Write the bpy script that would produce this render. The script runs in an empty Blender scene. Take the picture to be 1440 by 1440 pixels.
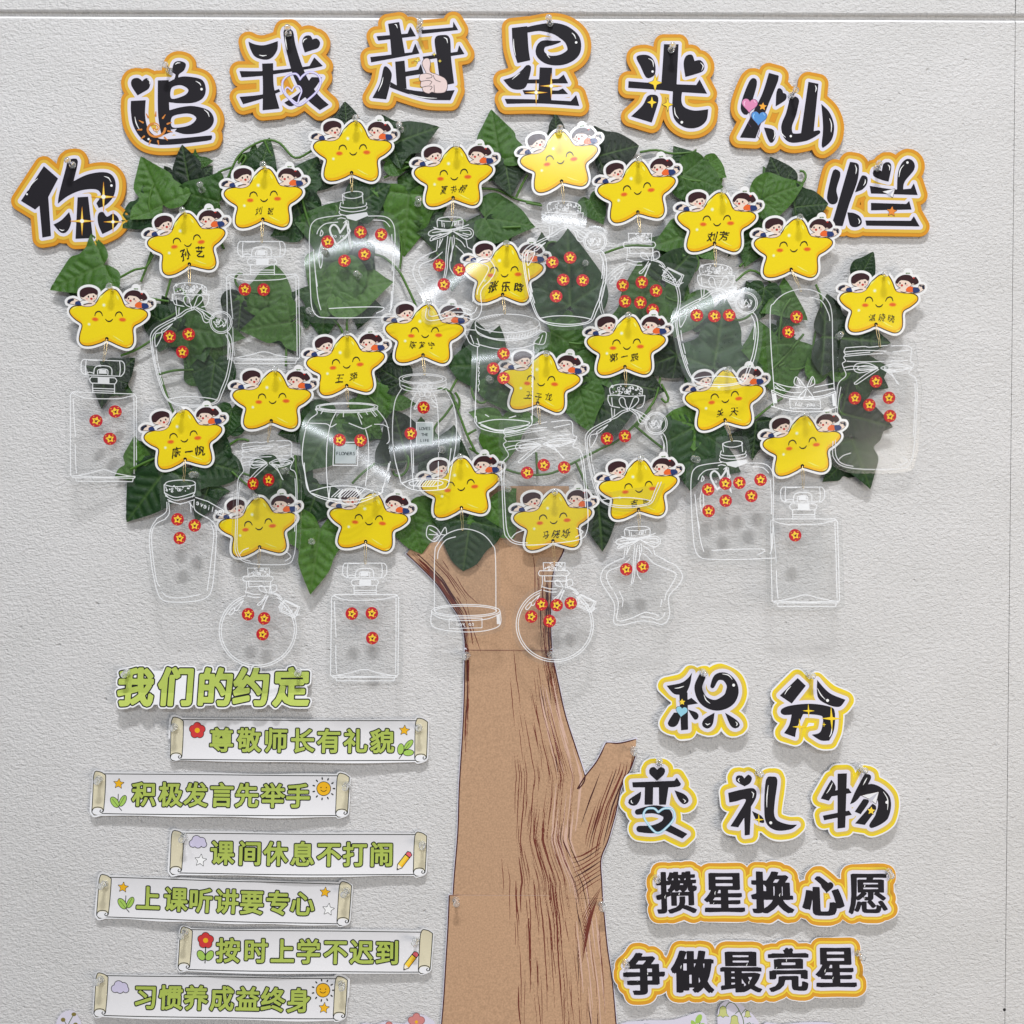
import bpy, math, random
import numpy as np
from mathutils import Vector, Matrix, Euler

# ------------------------------------------------------------------ camera, light, exposure
S = 0.001            # one millimetre per unit of the wall drawing (1440 x 1440 mm in view)
D = 1.56             # camera distance from the wall
scene = bpy.context.scene
COL = scene.collection
cam_d = bpy.data.cameras.new('camera')
cam_d.sensor_fit = 'HORIZONTAL'
cam_d.angle = 2*math.atan(0.72/D)
cam_d.clip_start = 0.02
cam_d.clip_end = 60
cam = bpy.data.objects.new('camera', cam_d)
cam.location = (0, -D, 0)
cam.rotation_euler = (math.radians(90), 0, 0)
COL.objects.link(cam)
scene.camera = cam

world = bpy.data.worlds.new('World')
scene.world = world
world.use_nodes = True
wn = world.node_tree
wn.nodes['Background'].inputs[0].default_value = (0.93, 0.95, 1.0, 1)
wn.nodes['Background'].inputs[1].default_value = 0.205

def area_lamp(name, loc, target, sx, sy, power, col=(1, 1, 1)):
    l = bpy.data.lights.new(name, 'AREA')
    l.shape = 'RECTANGLE'; l.size = sx; l.size_y = sy; l.energy = power; l.color = col
    o = bpy.data.objects.new(name, l)
    o.location = loc
    o.rotation_euler = (Vector(target)-Vector(loc)).to_track_quat('-Z', 'Y').to_euler()
    COL.objects.link(o)
    return o
area_lamp('ceiling_lamp', (0.05, -3.1, 5.0), (0, 0, -0.1), 0.8, 0.25, 248, (0.975, 0.98, 1.0))
area_lamp('ceiling_lamp_side', (-1.9, -3.3, 4.6), (0, 0, 0), 0.7, 0.25, 46, (0.98, 0.985, 1.0))
area_lamp('low_fill_light', (2.1, -2.7, -0.8), (0.1, 0, -0.3), 1.6, 1.4, 46, (1.0, 0.90, 0.78))  # added soft fill from low in front, lifts the lower wall; no window modelled
for x in (-0.9, 0.9):
    area_lamp('far_tube_lamp', (x, -5.4, 1.95), (x, 0, 0.4), 1.5, 0.07, 50, (0.88, 0.93, 1.0))

vs = scene.view_settings
vs.view_transform = 'Standard'
vs.look = 'None'
vs.exposure = -0.13
vs.gamma = 1.0
vs.use_curve_mapping = False
scene.cycles.transparent_max_bounces = 32
scene.cycles.max_bounces = 8

# ------------------------------------------------------------------ helpers
rnd = random.Random(7)

def K(d):
    return 1-d*S/D
def W(px, py, d):
    """a point d millimetres in front of the wall"""
    k = K(d)
    return Vector(((px-720)*S*k, -d*S, (720-py)*S*k))

def lin(c):
    out = []
    for v in c:
        v /= 255.0
        out.append(v/12.92 if v <= 0.04045 else ((v+0.055)/1.055)**2.4)
    return out

MATS = {}
def paper(c, rough=0.55, spec=0.3, grain=0.05, gain=1.0, bump=0.0, gs=900):
    key = ('paper', tuple(c), rough, spec, grain, gain, bump, gs)
    if key in MATS: return MATS[key]
    m = bpy.data.materials.new('paper_%d_%d_%d' % tuple(c)); m.use_nodes = True
    nt = m.node_tree; b = nt.nodes['Principled BSDF']
    rgb = [min(0.86, v*gain) for v in lin(c)]
    b.inputs['Roughness'].default_value = rough
    b.inputs['Specular IOR Level'].default_value = spec
    tc = nt.nodes.new('ShaderNodeTexCoord')
    n = nt.nodes.new('ShaderNodeTexNoise'); n.inputs['Scale'].default_value = gs; n.inputs['Detail'].default_value = 3
    nt.links.new(tc.outputs['Object'], n.inputs['Vector'])
    r = nt.nodes.new('ShaderNodeValToRGB')
    r.color_ramp.elements[0].position = 0.3; r.color_ramp.elements[1].position = 0.7
    r.color_ramp.elements[0].color = [v*(1-grain) for v in rgb]+[1]
    r.color_ramp.elements[1].color = [min(0.9, v*(1+grain)) for v in rgb]+[1]
    nt.links.new(n.outputs['Fac'], r.inputs['Fac'])
    nt.links.new(r.outputs['Color'], b.inputs['Base Color'])
    if bump:
        bp = nt.nodes.new('ShaderNodeBump'); bp.inputs['Strength'].default_value = bump; bp.inputs['Distance'].default_value = 0.001
        n2 = nt.nodes.new('ShaderNodeTexNoise'); n2.inputs['Scale'].default_value = 130; n2.inputs['Detail'].default_value = 5
        nt.links.new(tc.outputs['Object'], n2.inputs['Vector'])
        nt.links.new(n2.outputs['Fac'], bp.inputs['Height']); nt.links.new(bp.outputs['Normal'], b.inputs['Normal'])
    MATS[key] = m
    return m

def clear_film(name, haze, tint, rough=0.14, edge=0.0, refl=0.05):
    """thin clear sheet: passes light, mirrors lamps, carries a little milky haze"""
    if name in MATS: return MATS[name]
    m = bpy.data.materials.new(name); m.use_nodes = True
    nt = m.node_tree; nt.nodes.clear()
    out = nt.nodes.new('ShaderNodeOutputMaterial')
    tr = nt.nodes.new('ShaderNodeBsdfTransparent'); tr.inputs[0].default_value = (*tint, 1)
    di = nt.nodes.new('ShaderNodeBsdfDiffuse'); di.inputs[0].default_value = (0.8, 0.82, 0.82, 1)
    gl0 = nt.nodes.new('ShaderNodeBsdfGlossy'); gl0.inputs['Roughness'].default_value = rough
    gl1 = nt.nodes.new('ShaderNodeBsdfGlossy'); gl1.inputs['Roughness'].default_value = 0.3
    gl = nt.nodes.new('ShaderNodeMixShader'); gl.inputs[0].default_value = 0.22
    nt.links.new(gl0.outputs[0], gl.inputs[1]); nt.links.new(gl1.outputs[0], gl.inputs[2])
    # reflectance by viewing angle, the same from both sides of the sheet
    ge = nt.nodes.new('ShaderNodeNewGeometry'); dt = nt.nodes.new('ShaderNodeVectorMath'); dt.operation = 'DOT_PRODUCT'
    nt.links.new(ge.outputs['Normal'], dt.inputs[0]); nt.links.new(ge.outputs['Incoming'], dt.inputs[1])
    def mth(op, a, b):
        q = nt.nodes.new('ShaderNodeMath'); q.operation = op
        for i, z in enumerate((a, b)):
            if isinstance(z, (int, float)): q.inputs[i].default_value = z
            elif z is not None: nt.links.new(z, q.inputs[i])
        return q.outputs[0]
    fr = mth('ADD', mth('MULTIPLY', mth('POWER', mth('SUBTRACT', 1.0, mth('ABSOLUTE', dt.outputs['Value'], None)), 5.0), 0.9), 0.045)
    mx1 = nt.nodes.new('ShaderNodeMixShader'); mx1.inputs[0].default_value = haze
    tc = nt.nodes.new('ShaderNodeTexCoord'); nz = nt.nodes.new('ShaderNodeTexNoise'); nz.inputs['Scale'].default_value = 14
    nt.links.new(tc.outputs['Object'], nz.inputs['Vector'])
    mr = nt.nodes.new('ShaderNodeMapRange'); mr.inputs['To Min'].default_value = haze*0.6; mr.inputs['To Max'].default_value = haze*1.4
    nt.links.new(nz.outputs['Fac'], mr.inputs['Value']); nt.links.new(mr.outputs['Result'], mx1.inputs[0])
    mx2 = nt.nodes.new('ShaderNodeMixShader')
    mu = nt.nodes.new('ShaderNodeMath'); mu.operation = 'MULTIPLY'; mu.inputs[1].default_value = refl/0.04
    nt.links.new(fr, mu.inputs[0])
    nt.links.new(tr.outputs[0], mx1.inputs[1]); nt.links.new(di.outputs[0], mx1.inputs[2])
    nt.links.new(mu.outputs[0], mx2.inputs[0]); nt.links.new(mx1.outputs[0], mx2.inputs[1]); nt.links.new(gl.outputs[0], mx2.inputs[2])
    nt.links.new(mx2.outputs[0], out.inputs[0])
    MATS[name] = m
    return m

def translucent_ink(name, c, alpha):
    if name in MATS: return MATS[name]
    m = bpy.data.materials.new(name); m.use_nodes = True
    nt = m.node_tree; nt.nodes.clear()
    out = nt.nodes.new('ShaderNodeOutputMaterial')
    tr = nt.nodes.new('ShaderNodeBsdfTransparent')
    di = nt.nodes.new('ShaderNodeBsdfDiffuse'); di.inputs[0].default_value = (*lin(c), 1)
    mx = nt.nodes.new('ShaderNodeMixShader'); mx.inputs[0].default_value = alpha
    nt.links.new(tr.outputs[0], mx.inputs[1]); nt.links.new(di.outputs[0], mx.inputs[2]); nt.links.new(mx.outputs[0], out.inputs[0])
    MATS[name] = m
    return m

# ---- paths: "x y,x y!,..." in view coordinates; '!' marks a sharp corner, the rest is a smooth curve
class View:
    def __init__(s, x0, y0, sc, ox=0.0, oy=0.0):
        s.x0, s.y0, s.sc, s.ox, s.oy = x0, y0, sc, ox, oy
    def pt(s, x, y):
        return (s.x0+x/s.sc-s.ox, s.y0+y/s.sc-s.oy)
    def parse(s, txt):
        out = []
        for t in txt.split(','):
            t = t.strip(); c = t.endswith('!')
            if c: t = t[:-1]
            x, y = t.split()
            out.append((*s.pt(float(x), float(y)), c))
        return out
    def loop(s, txt, step=2.5): return smooth(s.parse(txt), True, step)
    def line(s, txt, step=2.5): return smooth(s.parse(txt), False, step)
    def circ(s, x, y, rx, ry=None, n=28):
        ry = ry or rx; cx, cy = s.pt(x, y)
        return [(cx+rx/s.sc*math.cos(2*math.pi*i/n), cy+ry/s.sc*math.sin(2*math.pi*i/n)) for i in range(n)]

def smooth(P, closed, step=2.5):
    n = len(P); out = []
    for i in range(n if closed else n-1):
        p1, p2 = P[i], P[(i+1) % n]
        p0 = P[(i-1) % n] if (closed or i > 0) else p1
        p3 = P[(i+2) % n] if (closed or i+2 < n) else p2
        L = math.hypot(p2[0]-p1[0], p2[1]-p1[1])
        if p1[2] and p2[2]:
            out.append(p1[:2]); continue
        if p1[2]: p0 = p1
        if p2[2]: p3 = p2
        m = max(2, int(L/step))
        for j in range(m):
            t = j/m; t2, t3 = t*t, t*t*t
            out.append(tuple(0.5*(2*p1[k]+(p2[k]-p0[k])*t+(2*p0[k]-5*p1[k]+4*p2[k]-p3[k])*t2+(3*p1[k]-p0[k]-3*p2[k]+p3[k])*t3) for k in (0, 1)))
    if not closed: out.append(P[-1][:2])
    return out

def loop_edges(pts):
    a = np.array(pts, float)
    return np.hstack([a, np.roll(a, -1, 0)])

# ---- distance fields on a grid, and their filled outlines
class Grid:
    def __init__(s, x0, y0, x1, y1, h):
        s.h = h; s.nx = int(math.ceil((x1-x0)/h))+1; s.ny = int(math.ceil((y1-y0)/h))+1
        s.x = x0+np.arange(s.nx)*h; s.y = y0+np.arange(s.ny)*h
    def new(s): return np.full((s.ny, s.nx), 99.0)
    def win(s, xa, ya, xb, yb):
        i0 = max(0, int((xa-s.x[0])/s.h)); i1 = min(s.nx, int((xb-s.x[0])/s.h)+2)
        j0 = max(0, int((ya-s.y[0])/s.h)); j1 = min(s.ny, int((yb-s.y[0])/s.h)+2)
        return i0, max(i0, i1), j0, max(j0, j1)

def grid_for(pts, margin, h):
    a = np.array(pts)
    return Grid(a[:, 0].min()-margin, a[:, 1].min()-margin, a[:, 0].max()+margin, a[:, 1].max()+margin, h)

def seg_dist(G, v, segs, R, w0=None, w1=None):
    for n, (ax, ay, bx, by) in enumerate(segs):
        r = R+(max(w0[n], w1[n]) if w0 is not None else 0)
        i0, i1, j0, j1 = G.win(min(ax, bx)-r, min(ay, by)-r, max(ax, bx)+r, max(ay, by)+r)
        if i1 <= i0 or j1 <= j0: continue
        X = G.x[i0:i1][None, :]-ax; Y = G.y[j0:j1][:, None]-ay
        dx, dy = bx-ax, by-ay; l2 = dx*dx+dy*dy+1e-12
        t = np.clip((X*dx+Y*dy)/l2, 0, 1)
        d = np.sqrt((X-t*dx)**2+(Y-t*dy)**2)
        if w0 is not None: d = d-(w0[n]+(w1[n]-w0[n])*t)/2
        np.minimum(v[j0:j1, i0:i1], d, out=v[j0:j1, i0:i1])

def sd_edges(G, E, R=16.0):
    """signed distance to an even-odd shape given by edges"""
    v = G.new(); seg_dist(G, v, E, R)
    par = np.zeros((G.ny, G.nx+1), np.int32)
    for ax, ay, bx, by in E:
        if ay == by: continue
        if ay > by: ax, ay, bx, by = bx, by, ax, ay
        j0 = int(math.ceil((ay-G.y[0])/G.h-1e-9)); j1 = int(math.ceil((by-G.y[0])/G.h-1e-9))
        j0 = max(j0, 0); j1 = min(j1, G.ny)
        if j1 <= j0: continue
        yy = G.y[j0:j1]
        xc = ax+(bx-ax)*(yy-ay)/(by-ay)
        ii = np.clip(np.ceil((xc-G.x[0])/G.h).astype(int), 0, G.nx)
        np.add.at(par, (np.arange(j0, j1), ii), 1)
    inside = (np.cumsum(par, 1)[:, :-1] % 2) == 1
    return np.where(inside, -v, v)

def sd_polys(G, loops, R=16.0):
    v = G.new()
    for lp in loops:
        if isinstance(lp, np.ndarray): E = lp
        else: E = loop_edges(lp)
        np.minimum(v, sd_edges(G, E, R), out=v)
    return v

def sd_strokes(G, lines, R=3.0):
    """lines: (points, width) or (points, [widths])"""
    v = G.new()
    for pts, w in lines:
        a = np.array(pts, float)
        if len(a) < 2: continue
        seg = np.hstack([a[:-1], a[1:]])
        if np.isscalar(w): ws = np.full(len(a), float(w))
        else: ws = np.interp(np.linspace(0, 1, len(a)), np.linspace(0, 1, len(w)), w)
        seg_dist(G, v, seg, R, ws[:-1], ws[1:])
    return v

def fill(G, v, level=0.0, maxrun=10**9):
    """polygons covering v < level; returns verts, faces, rim segments"""
    f = v-level; ins = f < 0
    verts, faces, rim = [], [], []
    A, B, C, Dn = ins[:-1, :-1], ins[:-1, 1:], ins[1:, 1:], ins[1:, :-1]
    cnt = A.astype(int)+B+C+Dn
    full = cnt == 4
    x, y, h = G.x, G.y, G.h
    for j in np.nonzero(full.any(1))[0]:
        row = np.concatenate([[0], full[j].astype(np.int8), [0]])
        d = np.diff(row); st = np.nonzero(d == 1)[0]; en = np.nonzero(d == -1)[0]
        for a, b in zip(st, en):
            while a < b:
                e = min(b, a+maxrun); n = len(verts)
                verts += [(x[a], y[j]), (x[e], y[j]), (x[e], y[j+1]), (x[a], y[j+1])]
                faces.append((n, n+1, n+2, n+3)); a = e
    for j, i in zip(*np.nonzero((cnt > 0) & ~full)):
        c = ((i, j), (i+1, j), (i+1, j+1), (i, j+1))
        val = (f[j, i], f[j, i+1], f[j+1, i+1], f[j+1, i])
        poly, cut = [], []
        for k in range(4):
            k2 = (k+1) % 4
            if val[k] < 0: poly.append((x[c[k][0]], y[c[k][1]]))
            if (val[k] < 0) != (val[k2] < 0):
                t = val[k]/(val[k]-val[k2])
                p = (x[c[k][0]]+(x[c[k2][0]]-x[c[k][0]])*t, y[c[k][1]]+(y[c[k2][1]]-y[c[k][1]])*t)
                cut.append((len(poly), val[k] < 0)); poly.append(p)
        if len(poly) < 3: continue
        n = len(verts); verts += poly; faces.append(tuple(range(n, n+len(poly))))
        for q in range(len(cut)):
            if cut[q][1]:
                a = poly[cut[q][0]]; b = poly[cut[(q+1) % len(cut)][0]]
                rim.append((a, b))
    return verts, faces, rim

class MB:
    """collects flat layers and rims into ONE mesh; local drawing units are mm, y down, depth towards the room"""
    def __init__(s, bend=None): s.v, s.f, s.m, s.mats, s.bend = [], [], [], [], bend
    def mi(s, m):
        if m not in s.mats: s.mats.append(m)
        return s.mats.index(m)
    def layer(s, G, v, level, mat, dep, maxrun=None):
        V, F, rim = fill(G, v, level, maxrun if maxrun else (10 if s.bend else 10**9))
        o = len(s.v); k = s.mi(mat)
        s.v += [(a, b, dep) for a, b in V]; s.f += [tuple(o+i for i in f) for f in F]; s.m += [k]*len(F)
        return rim
    def rim(s, rim, d0, d1, mat):
        k = s.mi(mat)
        for a, b in rim:
            o = len(s.v)
            s.v += [(*a, d1), (*b, d1), (*b, d0), (*a, d0)]; s.f.append((o, o+1, o+2, o+3)); s.m.append(k)
    def slab(s, G, v, level, mat, d0, d1, side=None):
        s.rim(s.layer(G, v, level, mat, d1), d0, d1, side or mat)
    def mesh(s, name, k=1.0):
        me = bpy.data.meshes.new(name)
        a = np.array(s.v, float).reshape(-1, 3)
        dep = a[:, 2]+(s.bend(a[:, 0], a[:, 1]) if s.bend else 0)
        P = np.stack([a[:, 0]*k*S, -dep*S, -a[:, 1]*k*S], 1)
        me.from_pydata(P.tolist(), [], [f[::-1] for f in s.f])
        for m in s.mats: me.materials.append(m)
        me.polygons.foreach_set('material_index', np.array(s.m, np.int32))
        me.update()
        if s.bend:
            e = 0.5
            gx = (s.bend(a[:, 0]+e, a[:, 1])-s.bend(a[:, 0]-e, a[:, 1]))/(2*e)
            gy = (s.bend(a[:, 0], a[:, 1]+e)-s.bend(a[:, 0], a[:, 1]-e))/(2*e)
            # surface y = -dep(x, yd) with z = -yd: normal = (-gx, -1, gy) flipped for z
            N = np.stack([-gx, np.full(len(a), -1.0), gy], 1)
            N /= np.linalg.norm(N, axis=1)[:, None]
            fn = np.zeros(len(me.polygons)*3); me.polygons.foreach_get('normal', fn); fn = fn.reshape(-1, 3)
            lt = np.zeros(len(me.polygons), np.int32); me.polygons.foreach_get('loop_total', lt)
            lv = np.zeros(len(me.loops), np.int32); me.loops.foreach_get('vertex_index', lv)
            own = np.repeat(fn, lt, 0)
            LN = np.where(np.abs(own[:, 1:2]) > 0.3, N[lv], own)
            me.polygons.foreach_set('use_smooth', np.ones(len(me.polygons), bool))
            me.normals_split_custom_set(LN.tolist())
        return me

def link(name, me, parent=None):
    o = bpy.data.objects.new(name, me); COL.objects.link(o)
    if parent is not None: o.parent = parent
    return o
def tag(o, label, cat, group=None):
    o['label'] = label; o['category'] = cat
    if group: o['group'] = group
    return o
def thing(name, label, cat, loc, group=None, rot=(0, 0, 0)):
    o = bpy.data.objects.new(name, None); COL.objects.link(o)
    o.empty_display_size = 0.01
    o.location = loc; o.rotation_euler = rot
    return tag(o, label, cat, group)

GL = {}
def glyph(ch):
    """outline edges of a character, one em wide, centred, y down"""
    if ch in GL: return GL[ch]
    c = bpy.data.curves.new('glyph', 'FONT'); c.body = ch; c.size = 1; c.resolution_u = 3
    o = bpy.data.objects.new('glyph', c); COL.objects.link(o)
    dg = bpy.context.evaluated_depsgraph_get(); ev = o.evaluated_get(dg); me = ev.to_mesh()
    co = np.array([v.co[:2] for v in me.vertices])
    cnt = {}
    for p in me.polygons:
        vs_ = list(p.vertices)
        for a, b in zip(vs_, vs_[1:]+vs_[:1]):
            k = (min(a, b), max(a, b)); cnt[k] = cnt.get(k, 0)+1
    E = np.array([[*co[a], *co[b]] for (a, b), n in cnt.items() if n == 1])
    ev.to_mesh_clear(); bpy.data.objects.remove(o); bpy.data.curves.remove(c)
    if ord(ch[0]) > 0x2e80: cx, cy = 0.5, 0.38
    else: cx, cy = (E[:, 0].min()+E[:, 0].max())/2, 0.35
    E = E-np.array([cx, cy, cx, cy]); E[:, 1] *= -1; E[:, 3] *= -1
    GL[ch] = E
    return E
def put(E, x, y, size, sx=1.0, rot=0.0, shear=0.0):
    p = E.reshape(-1, 2)*size
    p = np.stack([p[:, 0]*sx-p[:, 1]*shear, p[:, 1]], 1)
    c, s = math.cos(rot), math.sin(rot)
    p = np.stack([p[:, 0]*c-p[:, 1]*s+x, p[:, 0]*s+p[:, 1]*c+y], 1)
    return p.reshape(-1, 4)

def spark(cx, cy, rx, ry, waist=0.2):
    out = []
    for i in range(8):
        a = i*math.pi/4; r = 1 if i % 2 == 0 else waist
        out.append((cx+rx*r*math.cos(a), cy+ry*r*math.sin(a)))
    return out
def star5(cx, cy, r, rot=0.0, inner=0.5, sharp=False):
    P = []
    for i in range(10):
        a = -math.pi/2+rot+i*math.pi/5; q = r if i % 2 == 0 else r*inner
        P.append((cx+q*math.cos(a), cy+q*math.sin(a), sharp))
    return smooth(P, True, 1.2)
def heart(cx, cy, r, rot=0.0):
    out = []
    for i in range(30):
        t = 2*math.pi*i/30
        x = 16*math.sin(t)**3; y = -(13*math.cos(t)-5*math.cos(2*t)-2*math.cos(3*t)-math.cos(4*t))
        x, y = x/16*r, y/16*r
        out.append((cx+x*math.cos(rot)-y*math.sin(rot), cy+x*math.sin(rot)+y*math.cos(rot)))
    return out
def ell(cx, cy, rx, ry, n=26, rot=0.0):
    o = []
    for i in range(n):
        a = 2*math.pi*i/n; x, y = rx*math.cos(a), ry*math.sin(a)
        o.append((cx+x*math.cos(rot)-y*math.sin(rot), cy+x*math.sin(rot)+y*math.cos(rot)))
    return o

# ------------------------------------------------------------------ the wall: foam boards with a groove between them
def wall_material():
    m = bpy.data.materials.new('foam_board'); m.use_nodes = True
    nt = m.node_tree; b = nt.nodes['Principled BSDF']
    b.inputs['Roughness'].default_value = 0.7; b.inputs['Specular IOR Level'].default_value = 0.25
    tc = nt.nodes.new('ShaderNodeTexCoord')
    def noise(sx, sz, detail, rough=0.5, dist=0.0):
        mp = nt.nodes.new('ShaderNodeMapping'); mp.inputs['Scale'].default_value = (sx, 40, sz)
        n = nt.nodes.new('ShaderNodeTexNoise'); n.inputs['Scale'].default_value = 1; n.inputs['Detail'].default_value = detail
        n.inputs['Roughness'].default_value = rough; n.inputs['Distortion'].default_value = dist
        nt.links.new(tc.outputs['Object'], mp.inputs['Vector']); nt.links.new(mp.outputs[0], n.inputs['Vector'])
        return n.outputs['Fac']
    def math_(op, a, c):
        q = nt.nodes.new('ShaderNodeMath'); q.operation = op
        for i, v in enumerate((a, c)):
            if isinstance(v, (int, float)): q.inputs[i].default_value = v
            else: nt.links.new(v, q.inputs[i])
        return q.outputs[0]
    fib = noise(150, 250, 4, 0.62, 0.4)
    fine = noise(330, 520, 3, 0.65)
    wav = noise(9, 14, 3)
    h = math_('ADD', math_('MULTIPLY', fib, 1.0), math_('MULTIPLY', fine, 0.55))
    pit = noise(95, 120, 1, 0.4)
    pr = nt.nodes.new('ShaderNodeMapRange'); pr.inputs['From Min'].default_value = 0.72; pr.inputs['From Max'].default_value = 0.84
    nt.links.new(pit, pr.inputs['Value'])
    h = math_('SUBTRACT', h, math_('MULTIPLY', pr.outputs[0], 0.6))
    h = math_('ADD', h, math_('MULTIPLY', wav, 0.6))
    bp = nt.nodes.new('ShaderNodeBump'); bp.inputs['Strength'].default_value = 1.0; bp.inputs['Distance'].default_value = 0.0036
    nt.links.new(h, bp.inputs['Height']); nt.links.new(bp.outputs['Normal'], b.inputs['Normal'])
    lowf = noise(1.6, 2.2, 4, 0.6)
    r = nt.nodes.new('ShaderNodeValToRGB')
    r.color_ramp.elements[0].position = 0.35; r.color_ramp.elements[1].position = 0.65
    r.color_ramp.elements[0].color = (0.70, 0.692, 0.68, 1); r.color_ramp.elements[1].color = (0.765, 0.755, 0.75, 1)
    nt.links.new(math_('ADD', math_('MULTIPLY', wav, .4), math_('MULTIPLY', lowf, .6)), r.inputs['Fac'])
    nt.links.new(r.outputs[0], b.inputs['Base Color'])
    return m
WALL = wall_material()
def build_wall():
    v, f, cut = [], [], []
    def quad(*p, m=0):
        n = len(v); cut.append(m); v.extend([((x-720)*S, -d*S, (720-y)*S) for x, y, d in p]); f.append(tuple(range(n, n+4)))
    def gy(x): return x/1440*6.0            # the groove falls slightly to the right
    def jx(y): return 1428-y/1440*15        # the upright joint leans slightly
    xs = (-900, 2600)
    for (xa, xb) in ((xs[0], 'j'), ('J', xs[1])):
        X = lambda q, y: (jx(y)-0.35 if q == 'j' else jx(y)+0.55 if q == 'J' else q)
        g = lambda q: gy(1428 if q in ('j', 'J') else q)
        t, b = 21, 2300
        # lower board: face, rounded top arris in three steps, top edge going back
        prof = [(0, -5), (0.8, -3.2), (3.0, -0.9), (4.6, 0)]
        pr = [(t, -9)]+[(t+o, d) for o, d in prof]
        for (o0, d0), (o1, d1) in zip(pr, pr[1:]):
            quad((X(xa, t), o0+g(xa), d0), (X(xb, t), o0+g(xb), d0), (X(xb, t), o1+g(xb), d1), (X(xa, t), o1+g(xa), d1), m=1)
        quad((X(xa, t), t+4.6+g(xa), 0), (X(xb, t), t+4.6+g(xb), 0), (X(xb, b), b, 0), (X(xa, b), b, 0))
        # upper board
        u = 13
        quad((X(xa, -900), -900, 0), (X(xb, -900), -900, 0), (X(xb, u), u+g(xb), 0), (X(xa, u), u+g(xa), 0))
        quad((X(xa, u), u+g(xa), 0), (X(xb, u), u+g(xb), 0), (X(xb, u), u+g(xb), -9), (X(xa, u), u+g(xa), -9))
        # sides of the upright joint
        q = xb if xb == 'j' else xa
        quad((X(q, t), t+4.6+g(q), 0), (X(q, b), b, 0), (X(q, b), b, -9), (X(q, t), t+4.6+g(q), -9))
    quad((xs[0], -900, -9), (xs[1], -900, -9), (xs[1], 2300, -9), (xs[0], 2300, -9))
    me = bpy.data.meshes.new('wall'); me.from_pydata(v, [], [p[::-1] for p in f]); me.materials.append(WALL); me.materials.append(paper((236, 236, 236), .7, .2, .04)); me.polygons.foreach_set('material_index', np.array(cut, np.int32)); me.update()
    o = link('wall', me); o['kind'] = 'structure'
build_wall()

# ------------------------------------------------------------------ colours of printed paper
BLACK = paper((34, 32, 37), 0.6, 0.12, 0.08)
HALO = paper((216, 213, 226), 0.6, 0.2, 0.03)
WHITE = paper((228, 228, 230), 0.6, 0.2, 0.03, bump=.12)
GLINT = paper((245, 245, 245), 0.6)
ORANGE = paper((208, 142, 32), 0.55, 0.25, 0.05)
GOLD = paper((214, 176, 64), 0.55, 0.25, 0.05)
GOLDLINE = paper((190, 142, 40), 0.55, 0.25, 0.05)
CUTEDGE = paper((196, 138, 62), 0.7, 0.2, 0.1)
YEL = paper((226, 200, 40), 0.6, 0.2, 0.06, bump=.12)
YELIN = paper((214, 186, 76), 0.6, 0.2, 0.06)
SPARKO = paper((226, 150, 40), 0.5); SPARKY = paper((252, 218, 90), 0.5); SPARKW = paper((255, 250, 225), 0.5)

def decorate(root, name, items, view, k, bend, dep, mrg=10, h=0.5):
    """a printed picture: list of (material, loops, strokes), each laid just over the last"""
    pts = []
    for m, loops, strokes in items:
        for l in loops: pts += list(l)
        for l, w in strokes: pts += list(l)
    G = grid_for(pts, 4, h)
    mb = MB(bend)
    for i, (m, loops, strokes) in enumerate(items):
        v = G.new()
        if loops: v = np.minimum(v, sd_polys(G, loops, 3))
        if strokes: v = np.minimum(v, sd_strokes(G, strokes))
        mb.layer(G, v, 0, m, dep+0.12*i)
    return link(name, mb.mesh(name, k), root)

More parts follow.
